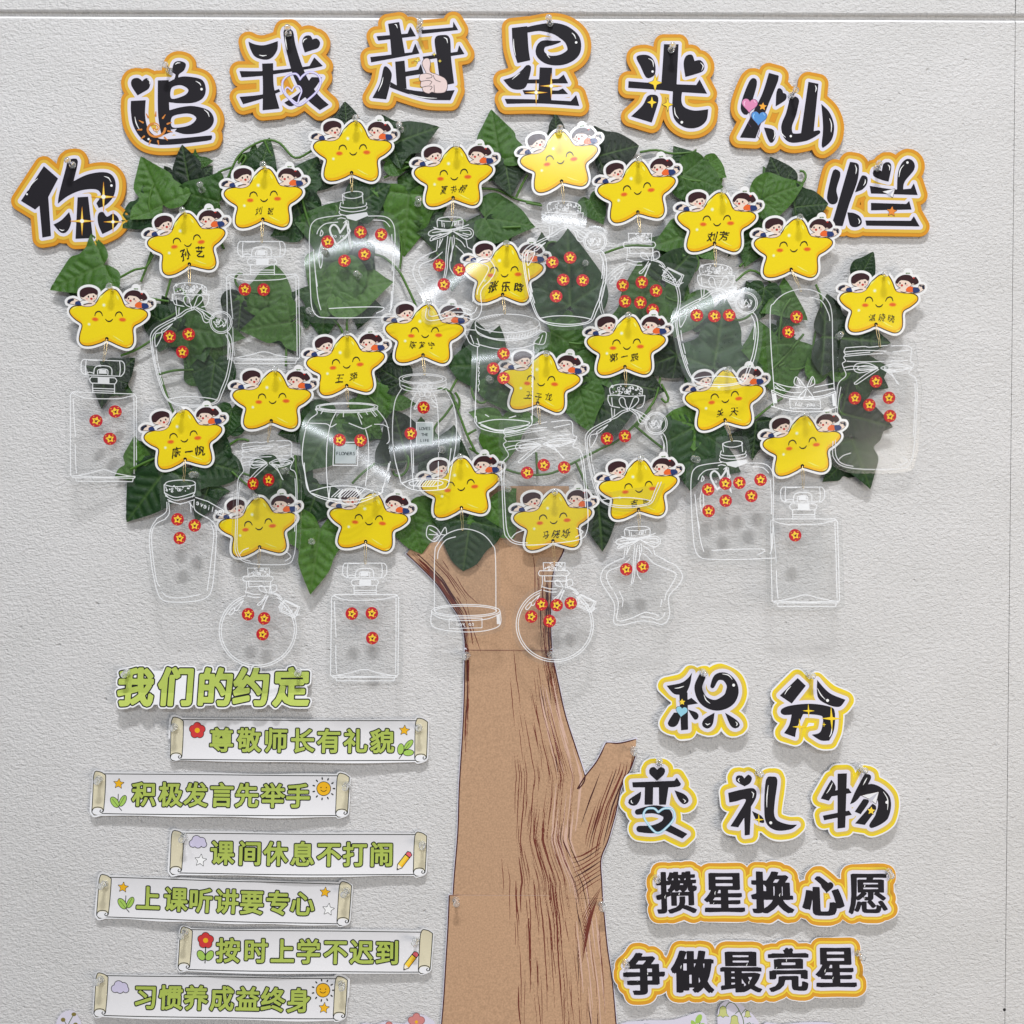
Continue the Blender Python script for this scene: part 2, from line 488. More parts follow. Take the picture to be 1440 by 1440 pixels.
def letter_card(view, center, shapes, strokes, glints, dots, label, style, dep=3.0, thick=3.5, bend=None, deco=None, group=None, scale=1.0, jag=0.0):
    V = View(*view, *center)
    loops = [V.loop(s) for s in shapes if isinstance(s, str)]
    for s in shapes:
        if isinstance(s, tuple):              # outer, hole ...
            loops.append(np.vstack([loop_edges(V.loop(q)) for q in s]))
    st = [(V.line(s), [w/view[2] for w in ws]) for s, ws in strokes]
    pts = []
    for l in loops: pts += (l[:, :2].tolist() if isinstance(l, np.ndarray) else list(l))
    for l, w in st: pts += list(l)
    R = 17
    G = grid_for(pts, R+8, 0.55)
    v = sd_polys(G, loops, R)
    if st: v = np.minimum(v, sd_strokes(G, st, R))
    d0 = dep+thick; k = K(d0)
    root = thing('letter_card', label, 'paper letter', W(*center, 0), group)
    mb = MB(bend)
    if jag:
        rr = np.random.RandomState(int(center[0])); 
        wob = sum(rr.randn()*np.sin(G.x[None, :]*rr.uniform(.03, .14)+G.y[:, None]*rr.uniform(-.14, .14)+rr.uniform(0, 6)) for _ in range(5))*jag
    else: wob = 0
    if style == 'board':
        mb.slab(G, v, 14.2, ORANGE, dep, d0, CUTEDGE)
        for i, (lv, m) in enumerate(((9.9, GOLDLINE), (9.1, GOLD), (4.6, HALO))): mb.layer(G, v, lv, m, d0+0.08*(i+1))
    elif style == 'yellow':
        mb.slab(G, v+wob, 13.4, WHITE, dep, d0)
        u = np.maximum(v, v+wob+0.9)
        for i, (lv, m) in enumerate(((12.4, YEL), (8.2, YELIN), (5.0, HALO))): mb.layer(G, u if i == 0 else v, lv, m, d0+0.08*(i+1))
    link('card', mb.mesh('card', k), root)
    g = MB(bend); g.layer(G, v, 0, BLACK, d0+0.42)
    gl = [(V.line(s), [0.5, 1.5, 0.5]) for s in glints]
    if gl or dots:
        GG = G
        w = sd_strokes(GG, gl) if gl else GG.new()
        if dots: w = np.minimum(w, sd_polys(GG, [V.circ(x, y, r) for x, y, r in dots], 3))
        g.layer(GG, w, 0, GLINT, d0+0.55)
    link('lettering', g.mesh('lettering', k), root)
    if deco:
        for nm, items in deco(V): decorate(root, nm, items, V, k, bend, d0+0.68)
    return root

def sparks(*a):
    def f(V):
        out = []
        for x, y, r in a:
            cx, cy = V.pt(x, y); r = r/V.sc
            out.append(('sparkle', [(SPARKO, [spark(cx, cy, r*0.85, r, 0.13)], []), (SPARKY, [spark(cx, cy, r*0.62, r*0.78, 0.12)], []), (SPARKW, [ell(cx, cy, r*0.13, r*0.13)], [])]))
        return out
    return f
YSTAR = paper((240, 205, 40), 0.5); DARKLINE = paper((60, 40, 30), 0.5)
def flat_sparks(*a, line=True):
    def f(V):
        out = []
        for x, y, r in a:
            cx, cy = V.pt(x, y); r = r/V.sc
            it = [(DARKLINE, [spark(cx, cy, r*0.82+0.9, r+1.2, 0.36)], [])] if line else []
            out.append(('sparkle', it+[(YSTAR, [spark(cx, cy, r*0.8, r, 0.34 if line else 0.16)], [])]))
        return out
    return f

BAN = 'banner letters in an arch above the tree'
VA, VB, VC, VD, VE = (0, 180, 4.5), (160, 40, 4.5), (490, 10, 4.0), (860, 40, 4.235), (1130, 180, 4.645)
letter_card(VA, (103, 282), [
    '290 250!,380 328!,318 445!,335 692!,280 702!,262 500!,235 525!,145 470!',
    '440 218,470 203,505 218,478 345!,560 305,650 288,712 300,743 350,735 430,690 490,637 515!,622 485!,650 440,640 408,600 395,520 405,440 440,378 488!,388 420,430 260',
    '503 447!,570 443!,600 705!,490 710!', '450 540!,463 600,440 660,400 672,350 620!,400 592',
    '640 545,665 540,690 570,730 550,765 590,735 640,660 680!,635 620,630 570'], [],
    ['190 405,215 360,252 328', '670 315,700 325,716 352', '388 648,405 657,420 654'], [(183, 428, 6), (718, 373, 8)],
    'large black letter 你 on an orange-edged card with three golden sparkles, leftmost of the arch', 'board',
    deco=sparks((668, 445, 105), (532, 598, 100), (728, 603, 80)), group=BAN)

def sun_spiral(V):
    OR = paper((205, 128, 52), 0.5)
    cx, cy = V.pt(270, 645)
    sp = [(cx+(14.5-t*2.0)*math.cos(t*1.35), cy+(13.5-t*1.9)*math.sin(t*1.35)) for t in np.linspace(0, 6.6, 60)]
    rays = []
    for i in range(11):
        a = i*2*math.pi/11+0.2
        rays.append(([(cx+19*math.cos(a), cy+18*math.sin(a)), (cx+25*math.cos(a), cy+24*math.sin(a))], [2.6, 1.0]))
    return [('sun_drawing', [(OR, [], [(sp, 3.2)]+rays), (paper((240, 215, 180), 0.5), [], [([(x+.4, y+.8) for x, y in sp[30:]], 1.0)])])]
letter_card(VB, (242, 148), [
    '160 435!,120 370,128 332,165 325,190 345!,215 325,240 345,232 390,195 415',
    '118 470!,212 465!,208 560,225 640,270 690,340 712,600 690,630 690,628 710,600 722,400 745,270 745,190 712,135 630,118 540',
    '380 262,395 226,430 218,465 235,455 275,420 305,420 345!,388 345!,400 303,378 288', '288 340!,357 338!,360 500,372 668!,312 690!,290 560',
    ('355 350!,430 318,500 318,570 338,592 395,575 450,520 480,430 485,358 478!', '375 388,430 370,475 390,480 412,450 438,375 455'),
    ('358 530!,440 508,520 503,610 530,643 585,620 640,550 672,460 680,395 662!,410 645!,372 650!', '378 572,440 552,500 553,532 580,500 618,440 636,378 634')], [],
    ['398 240,412 230,432 230', '528 345,552 358,562 374', '580 525,605 545,614 572', '222 335,238 342,236 366', '143 570,152 612,172 652'], [(565, 396, 8), (230, 712, 7)],
    'large black letter 追 with a heart dot and a drawn spiral sun, on an orange-edged card', 'board', deco=sun_spiral, group=BAN)

def glow_heart(col, core, pts1, pts2):
    def f(V):
        out = [(paper(col, 0.5), [], [(V.line(pts1), 3.0)]+([(V.line(pts2), 2.2)] if pts2 else [])),
               (paper(core, 0.5), [], [(V.line(pts1), 0.9)]+([(V.line(pts2), 0.8)] if pts2 else []))]
        return [('heart_drawing', out)]
    return f
letter_card(VB, (400, 100), [
    '858 95!,900 113,960 118,1045 92!,1040 150,1005 198,960 210,900 190,870 140',
    '945 235!,1015 232!,1020 380,1055 520!,948 530!,950 380',
    '802 282!,945 282,1090 270,1245 250!,1275 195!,1330 250!,1260 265,1100 290,945 312,815 322!', '802 445!,945 430,1052 395!,1060 412!,950 455,825 492!',
    '1080 35,1110 18,1140 30,1160 130,1215 290,1290 420,1367 495!,1310 530!,1220 450,1150 330,1105 180', '1258 320!,1325 322!,1270 400,1200 460,1130 505,1085 482!,1180 420',
    '1215 165!,1198 100,1215 62,1250 58,1264 82!,1290 75,1312 100,1300 135,1260 150'], [],
    ['925 180,950 186,975 182', '1203 105,1210 85,1230 76', '1090 60,1095 100,1104 150'], [],
    'large black letter 我 with a glowing violet heart outline, on an orange-edged card', 'board',
    deco=glow_heart((176, 168, 226), (238, 236, 252), '1185 330,1160 300,1110 310,1075 350,1080 410,1120 460,1175 500,1240 460,1300 400,1315 340,1290 300,1240 290,1200 315,1185 335', '1135 410,1150 380,1180 378,1195 410,1180 450,1165 485,1110 440,1090 410,1105 385,1135 410'), group=BAN)

def thumb(V):
    SK = paper((222, 200, 196), 0.55); LN = paper((70, 55, 60), 0.5)
    o = V.loop('418 325,432 303,455 303,462 330,460 375,500 392,545 415,558 450,545 488,500 494,470 488,455 497,425 485,418 462,408 455,412 430,402 418,408 392,440 384,425 350')
    ln = [V.line(s) for s in ('440 384,470 392,470 408,440 412', '412 430,450 424,472 432,460 448', '418 462,455 455,474 462,462 478', '480 395,490 420,520 432', '484 450,486 490')]
    st = []
    for x, y, r in ((390, 312, 18), (485, 278, 13), (517, 316, 12)):
        cx, cy = V.pt(x, y); st += [(DARKLINE, [spark(cx, cy, r/4+0.7, r/4+0.7, .3)], []), (SPARKY, [spark(cx, cy, r/4, r/4, .25)], [])]
    return [('hand_drawing', [(LN, [], [(o+[o[0]], 1.6)]), (SK, [o], []), (LN, [], [(l, 0.8) for l in ln])]), ('sparkle', st)]
letter_card(VC, (586, 90), [
    '225 105!,288 95!,300 160,320 272!,245 288!,235 170', '160 175!,335 160!,350 120!,382 175!,170 200!', '125 292!,360 265!,378 215!,402 272!,130 322!',
    '265 318!,318 312!,330 470!,275 460!', '318 375!,395 362!,410 330!,425 385!,320 402!', '205 345,245 382,235 450,215 530!,137 522!,180 440',
    '240 432!,320 470,450 487,600 478!,575 535!,450 530,330 497,235 462!', '415 140!,590 125!,592 92!,620 140!,415 162!', '488 190,530 168,572 185,580 300,597 440!,520 455!,500 300', '420 290!,615 262!,625 225!,655 275!,425 310!'], [],
    ['262 108,272 112,278 130', '538 182,555 190,560 214', '198 405,190 440,170 485', '345 500,400 515,450 522,500 524'], [],
    'large black letter 赶 with a drawn hand pointing up, on an orange-edged card', 'board', deco=thumb, group=BAN)

letter_card(VC, (767, 96), [
    '918 128!,1005 118!,1012 240,1022 310!,950 326!,925 240', '1000 338,1026 345,1015 410,988 468,920 470,870 420!,930 400,980 360', '1075 350!,1145 352!,1140 545!,1065 545!',
    '1000 418!,1180 415!,1210 390!,1235 440!,1000 440!', '978 478!,1180 480!,1205 468!,1235 500!,990 502!', '878 527!,1050 530,1250 540!,1280 505!,1298 567!,1080 553,890 555!'],
    [('1000 140,1085 126,1180 138,1255 190,1265 262,1205 305,1125 308,1078 270,1090 222,1150 212,1190 205', [30, 36, 60, 80, 86, 70, 60, 50, 50, 34, 8])],
    ['928 190,930 240,940 285', '1255 155,1270 170,1278 190', '1115 255,1118 280,1132 298', '920 418,940 400,965 380'], [(1280, 210, 7)],
    'large black letter 星 with a spiral top and two golden sparkles, on an orange-edged card', 'board', deco=sparks((1055, 492, 78), (1140, 455, 78)), group=BAN)

letter_card(VD, (940, 123), [
    '308 105!,395 105!,388 250,382 372!,290 372!,300 230', '145 180,200 168,240 190,258 240,250 290,205 305,170 240', '435 300!,425 220,440 175,475 168,490 205!,525 200,548 230,540 265,490 285',
    '97 325!,300 340,500 348!,520 315!,565 400!,380 388,290 378,95 365!', '240 405,268 412,275 440,262 490,235 572!,112 535!,180 470,210 415', '362 375!,418 375!,412 440,430 480,490 500,572 492!,560 560,510 600,440 603,380 565,358 500'], [],
    ['215 190,240 205,246 240', '525 215,542 235,532 262', '370 480,375 520,395 548'], [(240, 268, 7), (414, 570, 8)],
    'large black letter 光 with three yellow four-pointed sparkles, on an orange-edged card', 'board', deco=flat_sparks((255, 335, 50), (236, 452, 36), (330, 465, 40)), group=BAN)

def balloons(V):
    out = []
    for x, y, c, e in ((815, 466, (214, 132, 172), (236, 190, 214)), (870, 542, (78, 140, 204), (150, 200, 240))):
        cx, cy = V.pt(x, y)
        out.append(('balloon_drawing', [(paper((90, 60, 90), .5), [heart(cx, cy, 11.6, 0.08)], [([(cx, cy+9), (cx+1, cy+18), (cx-2, cy+26), (cx+2, cy+31)], 0.6)]), (paper(c, 0.45), [heart(cx, cy, 10.9, 0.08)], []),
                                        (paper(e, 0.45), [], [([(cx-6.5, cy-5), (cx-8, cy-2), (cx-7, cy+1)], 1.2), ([(cx+6, cy-6), (cx+8, cy-3)], 1.0)])]))
    cx, cy = V.pt(893, 476)
    out.append(('star_drawing', [(DARKLINE, [star5(cx, cy, 6.4, .1)], []), (paper((236, 165, 50), .5), [star5(cx, cy, 5.7, .1)], [])]))
    return out
letter_card(VD, (1105, 158), [
    '818 318,850 310,858 345,832 440,812 512,785 524,762 490,775 420', '930 275!,985 290!,985 320,920 480,850 665!,757 660!,830 520,890 400', '970 475!,975 390,990 365,1010 378,1014 395!,1032 402,1030 435',
    '900 600!,950 610,970 640,960 680,940 692,920 660', '1165 328!,1225 340!,1195 640!,1120 640!', '1242 460!,1290 510,1318 590,1305 670,1262 715,1244 710,1252 600'],
    [('1080 445,1062 520,1035 600,1060 660,1150 655,1225 628', [60, 60, 64, 56, 50, 22])],
    ['1290 545,1302 580,1300 630', '1000 620,1008 640,1030 660', '960 622,966 645,955 672', '1205 350,1212 366,1206 390'], [(1060, 652, 7)],
    'large black letter 灿 with pink and blue balloon hearts, on an orange-edged card', 'board', deco=balloons, group=BAN)

def plane_star(px, py, sx, sy, r, c=(222, 132, 50)):
    def f(V):
        cx, cy = V.pt(sx, sy); q = V.sc
        pl = [V.pt(px-40, py-10), V.pt(px+40, py-28), V.pt(px+25, py+28), V.pt(px, py+8)]
        tip = [V.pt(px-8, py+4), V.pt(px+40, py-28), V.pt(px+2, py+24)]
        return [('paper_plane_drawing', [(DARKLINE, [], [(pl+[pl[0]], 1.2)]), (WHITE, [pl], []), (paper((190, 190, 200), .5), [tip], [])]),
                ('star_drawing', [(DARKLINE, [star5(cx, cy, r+0.8, .1)], []), (paper(c, .5), [star5(cx, cy, r, .1)], [])])]
    return f
letter_card(VE, (1229, 275), [
    '185 285,222 290,230 320,205 410,215 470,200 503,165 505,143 470,155 390', '293 230!,340 240,352 270,340 360,290 500,245 650!,172 645!,215 500,255 360', '325 430!,355 350,375 318,405 330,405 370,375 410', '275 560!,320 565,360 590,370 630,340 655,295 645',
    '545 360!,490 345,445 320,450 282,480 280,500 292!,512 242,545 232,563 262', '600 412!,605 310,630 240,670 210,708 230,712 280,650 360,640 415!',
    '422 387!,580 410,690 405!,710 370!,735 447!,430 437!', '430 498!,660 505!,680 485!,695 542!,430 547!', '393 613!,690 615!,710 585!,748 652!,400 647!'], [],
    ['325 250,335 275,330 310', '645 250,622 280,612 330', '540 250,552 262,550 285', '392 345,392 365,380 385', '345 600,356 618,350 636'], [(668, 235, 8)],
    'large black letter 烂 with a white paper plane and orange star, rightmost of the arch', 'board', deco=plane_star(545, 435, 565, 555, 7.2), group=BAN)

# ---- the yellow cut-out letters at the lower right
VG = (860, 920, 3.4286)
GIF = 'yellow cut-out letters to the right of the trunk'
def tilt(a, b, c=0.0):
    return lambda x, y: a+b*(y+50)+c*x
def heart_star(V):
    a = V.pt(332, 268); b = V.pt(335, 225)
    return [('heart_drawing', [(DARKLINE, [heart(*a, 8.6, .15)], []), (paper((140, 196, 216), .5), [heart(*a, 8.0, .15)], [])]),
            ('star_drawing', [(DARKLINE, [star5(*b, 5.4)], []), (paper((240, 205, 60), .5), [star5(*b, 4.7)], [])])]
letter_card(VG, (987, 986), [
    '385 85!,375 140,355 186!,300 188,262 148!,330 135,365 112', '322 180!,362 180!,362 355!,328 358!', '355 218!,380 205!,412 232!,360 240!', '295 275!,327 280,312 330,285 343,265 325', '362 260!,405 275,413 295,395 309',
    '490 275!,480 330,455 350,430 335,440 305', '540 275!,595 310,610 335,590 349,565 335'],
    [('432 108,414 160,440 218,500 240,562 210,578 152,548 108,505 108,482 150', [34, 38, 44, 50, 62, 62, 46, 34, 20])],
    ['300 160,320 158,345 150', '530 92,560 98,578 118', '440 190,450 215,470 232', '445 325,455 332,468 325', '590 318,598 328,592 338'], [(584, 145, 7)],
    'black letter 积 with a blue heart, on yellow cut-out paper beside the upper trunk', 'yellow', dep=2.5, thick=0.4, bend=tilt(1, .10), deco=heart_star, group=GIF, jag=.35)
letter_card(VG, (1141, 993), [
    '893 112!,930 148!,860 232!,805 195!', '985 120!,1040 180,1115 212!,1085 245,1030 235,985 200', '808 262,850 242,950 232,1040 245,1062 270,1055 350,1030 402!,990 402,948 376!,990 362,1005 300,985 285,900 280,820 285', '860 272!,915 275!,880 345,870 388!,818 370!,845 330'], [],
    ['860 150,840 170,828 190', '985 160,1000 190,1020 212', '1045 340,1040 370,1030 385'], [(1030, 216, 7)],
    'black letter 分 with yellow sparkles, on yellow cut-out paper, rightmost of the upper pair', 'yellow', dep=2.5, thick=0.4, bend=tilt(1, .16, .05), deco=flat_sparks((938, 265, 38), (893, 340, 46), (1045, 300, 60), (1008, 328, 18), line=False), group=GIF, jag=.35)
letter_card(VG, (925, 1126), [
    '216 605!,180 570,185 545,205 540,218 553!,235 540,255 550,250 575', '97 612!,300 605!,312 590!,332 620!,300 635,100 636!', '158 632!,198 632!,195 718!,155 718!', '225 632!,272 632!,258 718!,225 718!', '140 655!,135 690,115 720,85 718,80 695', '300 650!,350 670,368 700,345 716,320 695', '245 795!,360 855!,335 877!,235 830!'],
    [('122 752,200 740,262 760,258 805,200 832,130 832', [26, 36, 46, 44, 38, 30])], ['100 712,92 705,92 695', '340 690,352 700,345 708'], [],
    'black letter 变 with a glowing pale blue heart outline, on yellow cut-out paper', 'yellow', dep=2.5, thick=0.4, bend=tilt(1, .08),
    deco=glow_heart((150, 200, 226), (222, 240, 250), '220 752,200 735,165 738,150 765,165 800,215 850,270 815,298 775,290 740,250 735,222 752', ''), group=GIF, jag=.35)
letter_card(VG, (1069, 1127), [
    '635 630!,595 605,600 580,625 580,635 593!,655 575,672 590,662 615', '555 660!,620 645,680 640,690 680,640 760,600 820!,562 815!,600 760,640 692,590 700,560 705!', '630 730!,665 715!,655 855!,630 858!', '668 745!,715 770,725 800,690 790', '740 600,770 585,795 600,780 700,775 760,790 790,840 808,885 810!,850 832,780 835,735 800,728 720'], [],
    ['750 625,742 680,740 730', '668 655,678 665,672 685', '612 590,605 600,612 610'], [(757, 800, 7)],
    'black letter 礼 with a heart dot, on yellow cut-out paper between two other letters', 'yellow', dep=2.5, thick=0.4, bend=tilt(1, .12, -.03), deco=flat_sparks((700, 785, 36), line=False), group=GIF, jag=.35)
letter_card(VG, (1206, 1125), [
    '1055 600!,1075 640,1040 700!,1002 690!,1030 640', '1085 572!,1130 570!,1115 825!,1078 830!', '1050 655!,1135 640!,1150 662!,1050 680!', '1010 770!,1135 745!,1148 765!,1015 792!', '1215 570!,1245 590,1180 690,1140 716!,1165 660', '1205 690!,1232 700,1190 762!,1162 750!', '1248 712!,1265 735,1208 812!,1162 805!'],
    [('1175 668,1245 642,1302 690,1292 765,1240 815', [26, 46, 62, 62, 22])], ['1060 615,1045 645,1030 665', '1225 590,1205 625', '1300 655,1320 690,1318 740'], [(1316, 705, 7)],
    'black letter 物 with a paper plane and a yellow star, on yellow cut-out paper', 'yellow', dep=2.5, thick=0.4, bend=tilt(1, .09, .03), deco=plane_star(1238, 684, 1240, 745, 5.6, (240, 205, 60)), group=GIF, jag=.35)

# ---- two lines of small letters, each one strip of cut-out paper
def letter_strip(txt, xs, ys, sz, label, bend, origin, hearts, seed):
    pts = [(x, y) for x, y in zip(xs, ys)]
    G = Grid(min(xs)-58-origin[0], min(ys)-56-origin[1], max(xs)+58-origin[0], max(ys)+56-origin[1], 0.55)
    v = G.new()
    r = random.Random(seed)
    for ch, x, y in zip(txt, xs, ys):
        e = .55 if ch in '攒愿' else 1
        for dx in (-2.3*e, -1.1*e, 0, 1.1*e, 2.3*e):
            v = np.minimum(v, sd_edges(G, put(glyph(ch), x-origin[0]+dx, y-origin[1], sz, 0.96, r.uniform(-.03, .03)), 16))
    v = v-0.75
    rr = np.random.RandomState(seed)
    wob = sum(rr.randn()*np.sin(G.x[None, :]*rr.uniform(.03, .1)+G.y[:, None]*rr.uniform(-.1, .1)+rr.uniform(0, 6)) for _ in range(5))*.45
    root = thing('letter_strip', label, 'paper letters', W(*origin, 0), 'orange-edged lines of small letters')
    k = K(6); mb = MB(bend)
    mb.slab(G, v+wob, 14.6, WHITE, 2.6, 3.0)
    O2 = paper((212, 152, 44), .6, .2, .05); Y2 = paper((232, 206, 66), .6, .2, .05)
    for i, (lv, m, w) in enumerate(((13.4, O2, wob), (8.6, Y2, 0), (6.8, GOLD, 0), (4.8, HALO, 0))): mb.layer(G, v+w*.5, lv, m, 3.0+0.08*(i+1))
    link('card', mb.mesh('card', k), root)
    g = MB(bend); g.layer(G, v, 0, BLACK, 3.5)
    gl = []
    for x, y in zip(xs, ys):
        for q in range(2):
            a = x-origin[0]+r.uniform(-18, 16); b = y-origin[1]+r.uniform(-18, 16)
            gl.append(([(a, b), (a-1.5, b+3), (a-1.2, b+6)], [.3, 1.1, .3]))
    w = np.maximum(sd_strokes(G, gl), v+0.5)
    g.layer(G, w, 0, GLINT, 3.62)
    if hearts:
        hv = sd_polys(G, [heart(x-origin[0], y-origin[1], q, .1) for x, y, q in hearts], 3)
        g.layer(G, hv, 0, BLACK, 3.56)
    link('lettering', g.mesh('lettering', k), root)
letter_strip('攒星换心愿', [949.5, 1017, 1084, 1155, 1219], [1252, 1252, 1252, 1256, 1253], 60, 'small black letters 攒星换心愿 on a wavy orange-edged paper strip', lambda x, y: 1.5+.10*(y+35)+1.2*np.sin(x*.03), (1083, 1253), [(1161, 1244, 9)], 4)
letter_strip('争做最亮星', [904, 972.5, 1040, 1107, 1174], [1366, 1363, 1362, 1361, 1357], 60, 'small black letters 争做最亮星 on a wavy orange-edged paper strip, lowest right', lambda x, y: 1.5+.10*(y+35)+1.2*np.sin(x*.027+1), (1038, 1362), [(1108, 1335, 6)], 9)

# ------------------------------------------------------------------ green title and the six scroll banners
GREEN = paper((170, 187, 88), 0.6, 0.2, 0.06)
GREENLO = paper((184, 200, 98), 0.6, 0.2, 0.06)
INK = paper((30, 33, 26), 0.6, 0.2, 0.06)
STRIP = paper((226, 225, 227), 0.6, 0.2, 0.03, bump=.14)
ROLL = paper((216, 208, 180), 0.6, 0.2, 0.04)
LILAC = paper((206, 200, 224), 0.6, 0.2, 0.03)
SUNY = paper((236, 180, 36), 0.6, 0.2, 0.04)
REDF = paper((206, 62, 62), 0.6, 0.2, 0.04)
LEAFG = paper((160, 196, 92), 0.6, 0.2, 0.05)

def green_title():
    xs = [194, 251, 306.5, 357.5, 413]; o = (303, 966)
    G = Grid(-150, -45, 150, 45, 0.5); v = G.new()
    for i, (ch, x) in enumerate(zip('我们的约定', xs)):
        v = np.minimum(v, sd_edges(G, put(glyph(ch), x-o[0], -2.0-(i % 2)*0.6, 53, 0.97), 14))
    bend = lambda x, y: 1.5+.26*(y+35)+2.0*np.sin(x*.021+1)
    root = thing('title_strip', 'green rounded letters 我们的约定 cut out of white paper above the scroll banners', 'paper letters', W(*o, 0))
    k = K(9)
    mb = MB(bend)
    # one strip of paper: the gaps between the letters stay white
    box = np.maximum(np.abs(G.x[None, :])-132, np.abs(G.y[:, None]+1)-23)
    p = np.minimum(v-5.8, box+0*v)
    mb.slab(G, p, 0, WHITE, 2.0, 2.35)
    link('card', mb.mesh('card', k), root)
    g = MB(bend)
    g.layer(G, v, 3.8, INK, 2.45); g.layer(G, v, 2.1, GREEN, 2.57)
    lo = np.maximum(v-2.1, 6-G.y[:, None]); g.layer(G, lo, 0, GREENLO, 2.67)
    link('lettering', g.mesh('lettering', k), root)
green_title()

def ic_star(x, y, r=7, c=SUNY): return [(INK, [star5(x, y, r+1.1, .1, .52)], []), (c, [star5(x, y, r-.1, .1, .5)], [])]
def ic_flower(x, y, stem=False):
    it = []
    if stem:
        it += [(INK, [ell(x-6, y+21, 5.6, 8.0, rot=-.6), ell(x+6, y+21, 5.6, 8.0, rot=.6)], [([(x, y+8), (x, y+31)], 1.4)]), (LEAFG, [ell(x-6, y+21, 4.6, 7.0, rot=-.6), ell(x+6, y+21, 4.6, 7.0, rot=.6)], [])]
    pet = [ell(x+6*math.sin(i*1.2566), y-6*math.cos(i*1.2566), 5.2, 5.2) for i in range(5)]
    big = [ell(x+6*math.sin(i*1.2566), y-6*math.cos(i*1.2566), 6.0, 6.0) for i in range(5)]
    return it+[(INK, big, []), (REDF, pet+[ell(x, y, 5, 5)], []), (SUNY, [ell(x, y, 3.6, 3.6)], [])]
def ic_sun(x, y):
    rays = [([(x+13.5*math.cos(a), y+13.5*math.sin(a)), (x+15.5*math.cos(a), y+15.5*math.sin(a))], 1.8) for a in [i*2*math.pi/11 for i in range(11)]]
    return [(INK, [ell(x, y, 10.2, 10.2)], rays), (SUNY, [ell(x, y, 9.3, 9.3)], []), (INK, [ell(x-3.8, y-1.5, .8, .9), ell(x+3.8, y-1.5, .8, .9)], [([(x-4, y+2), (x-1.5, y+3.8), (x+1.5, y+3.8), (x+4, y+2)], .9)])]
def ic_sprout(x, y):
    a, b = ell(x-5.5, y+1, 4.4, 8, rot=-.7), ell(x+5.8, y-1, 3.8, 7.6, rot=.45)
    A, B = ell(x-5.5, y+1, 5.2, 8.9, rot=-.7), ell(x+5.8, y-1, 4.6, 8.5, rot=.45)
    return [(INK, [A, B], [([(x-1, y-10), (x-1, y), (x+1, y+8), (x+5, y+12)], 1.0)]), (LEAFG, [a, b], []), (INK, [], [([(x-9, y-3), (x, y+7)], .5), ([(x+8, y-7), (x+1, y+6)], .5)])]
def ic_leaf(x, y):
    L = [ell(x-6, y, 4.2, 7, rot=.1), ell(x+5, y-6, 3.6, 8, rot=.75), ell(x+5, y+5, 3.8, 7, rot=1.5)]
    B = [ell(x-6, y, 5.0, 7.9, rot=.1), ell(x+5, y-6, 4.4, 8.9, rot=.75), ell(x+5, y+5, 4.6, 7.9, rot=1.5)]
    return [(INK, B, [([(x-8, y+13), (x-2, y+5), (x+6, y-8)], 1.0)]), (LEAFG, L, []), (INK, [], [([(x-5, y+8), (x+6, y-8)], .6)])]
def ic_cloud(x, y):
    c = [(x-7, y+2, 5), (x-2, y-3, 6), (x+5, y-1, 5.5), (x+8, y+3, 4), (x, y+3, 5)]
    return [(INK, [ell(a, b, r+.9, r+.9) for a, b, r in c], []), (LILAC, [ell(a, b, r, r) for a, b, r in c], [])]
def ic_pencil(x, y):
    c, s = math.cos(math.radians(-52)), math.sin(math.radians(-52))
    T = lambda P: [(x+a*c-b*s, y+a*s+b*c) for a, b in P]
    return [(INK, [T([(-15.5, 0), (-9, -4.4), (14, -4.4), (16, 0), (14, 4.4), (-9, 4.4)])], []), (paper((240, 228, 205), .6), [T([(-14, 0), (-8.5, -3.4), (-7, -3.4), (-7, 3.4), (-8.5, 3.4)])], []), (paper((240, 205, 70), .6), [T([(-8, -3.4), (8, -3.4), (8, 3.4), (-8, 3.4)])], []),
            (SUNY, [T([(-8, 1.2), (8, 1.2), (8, 3.4), (-8, 3.4)])], []), (paper((225, 100, 110), .6), [T([(9.5, -3.4), (13.5, -3.4), (15, 0), (13.5, 3.4), (9.5, 3.4)])], []), (INK, [T([(-15, 0), (-12.4, -1.7), (-12.4, 1.7)])], [])]

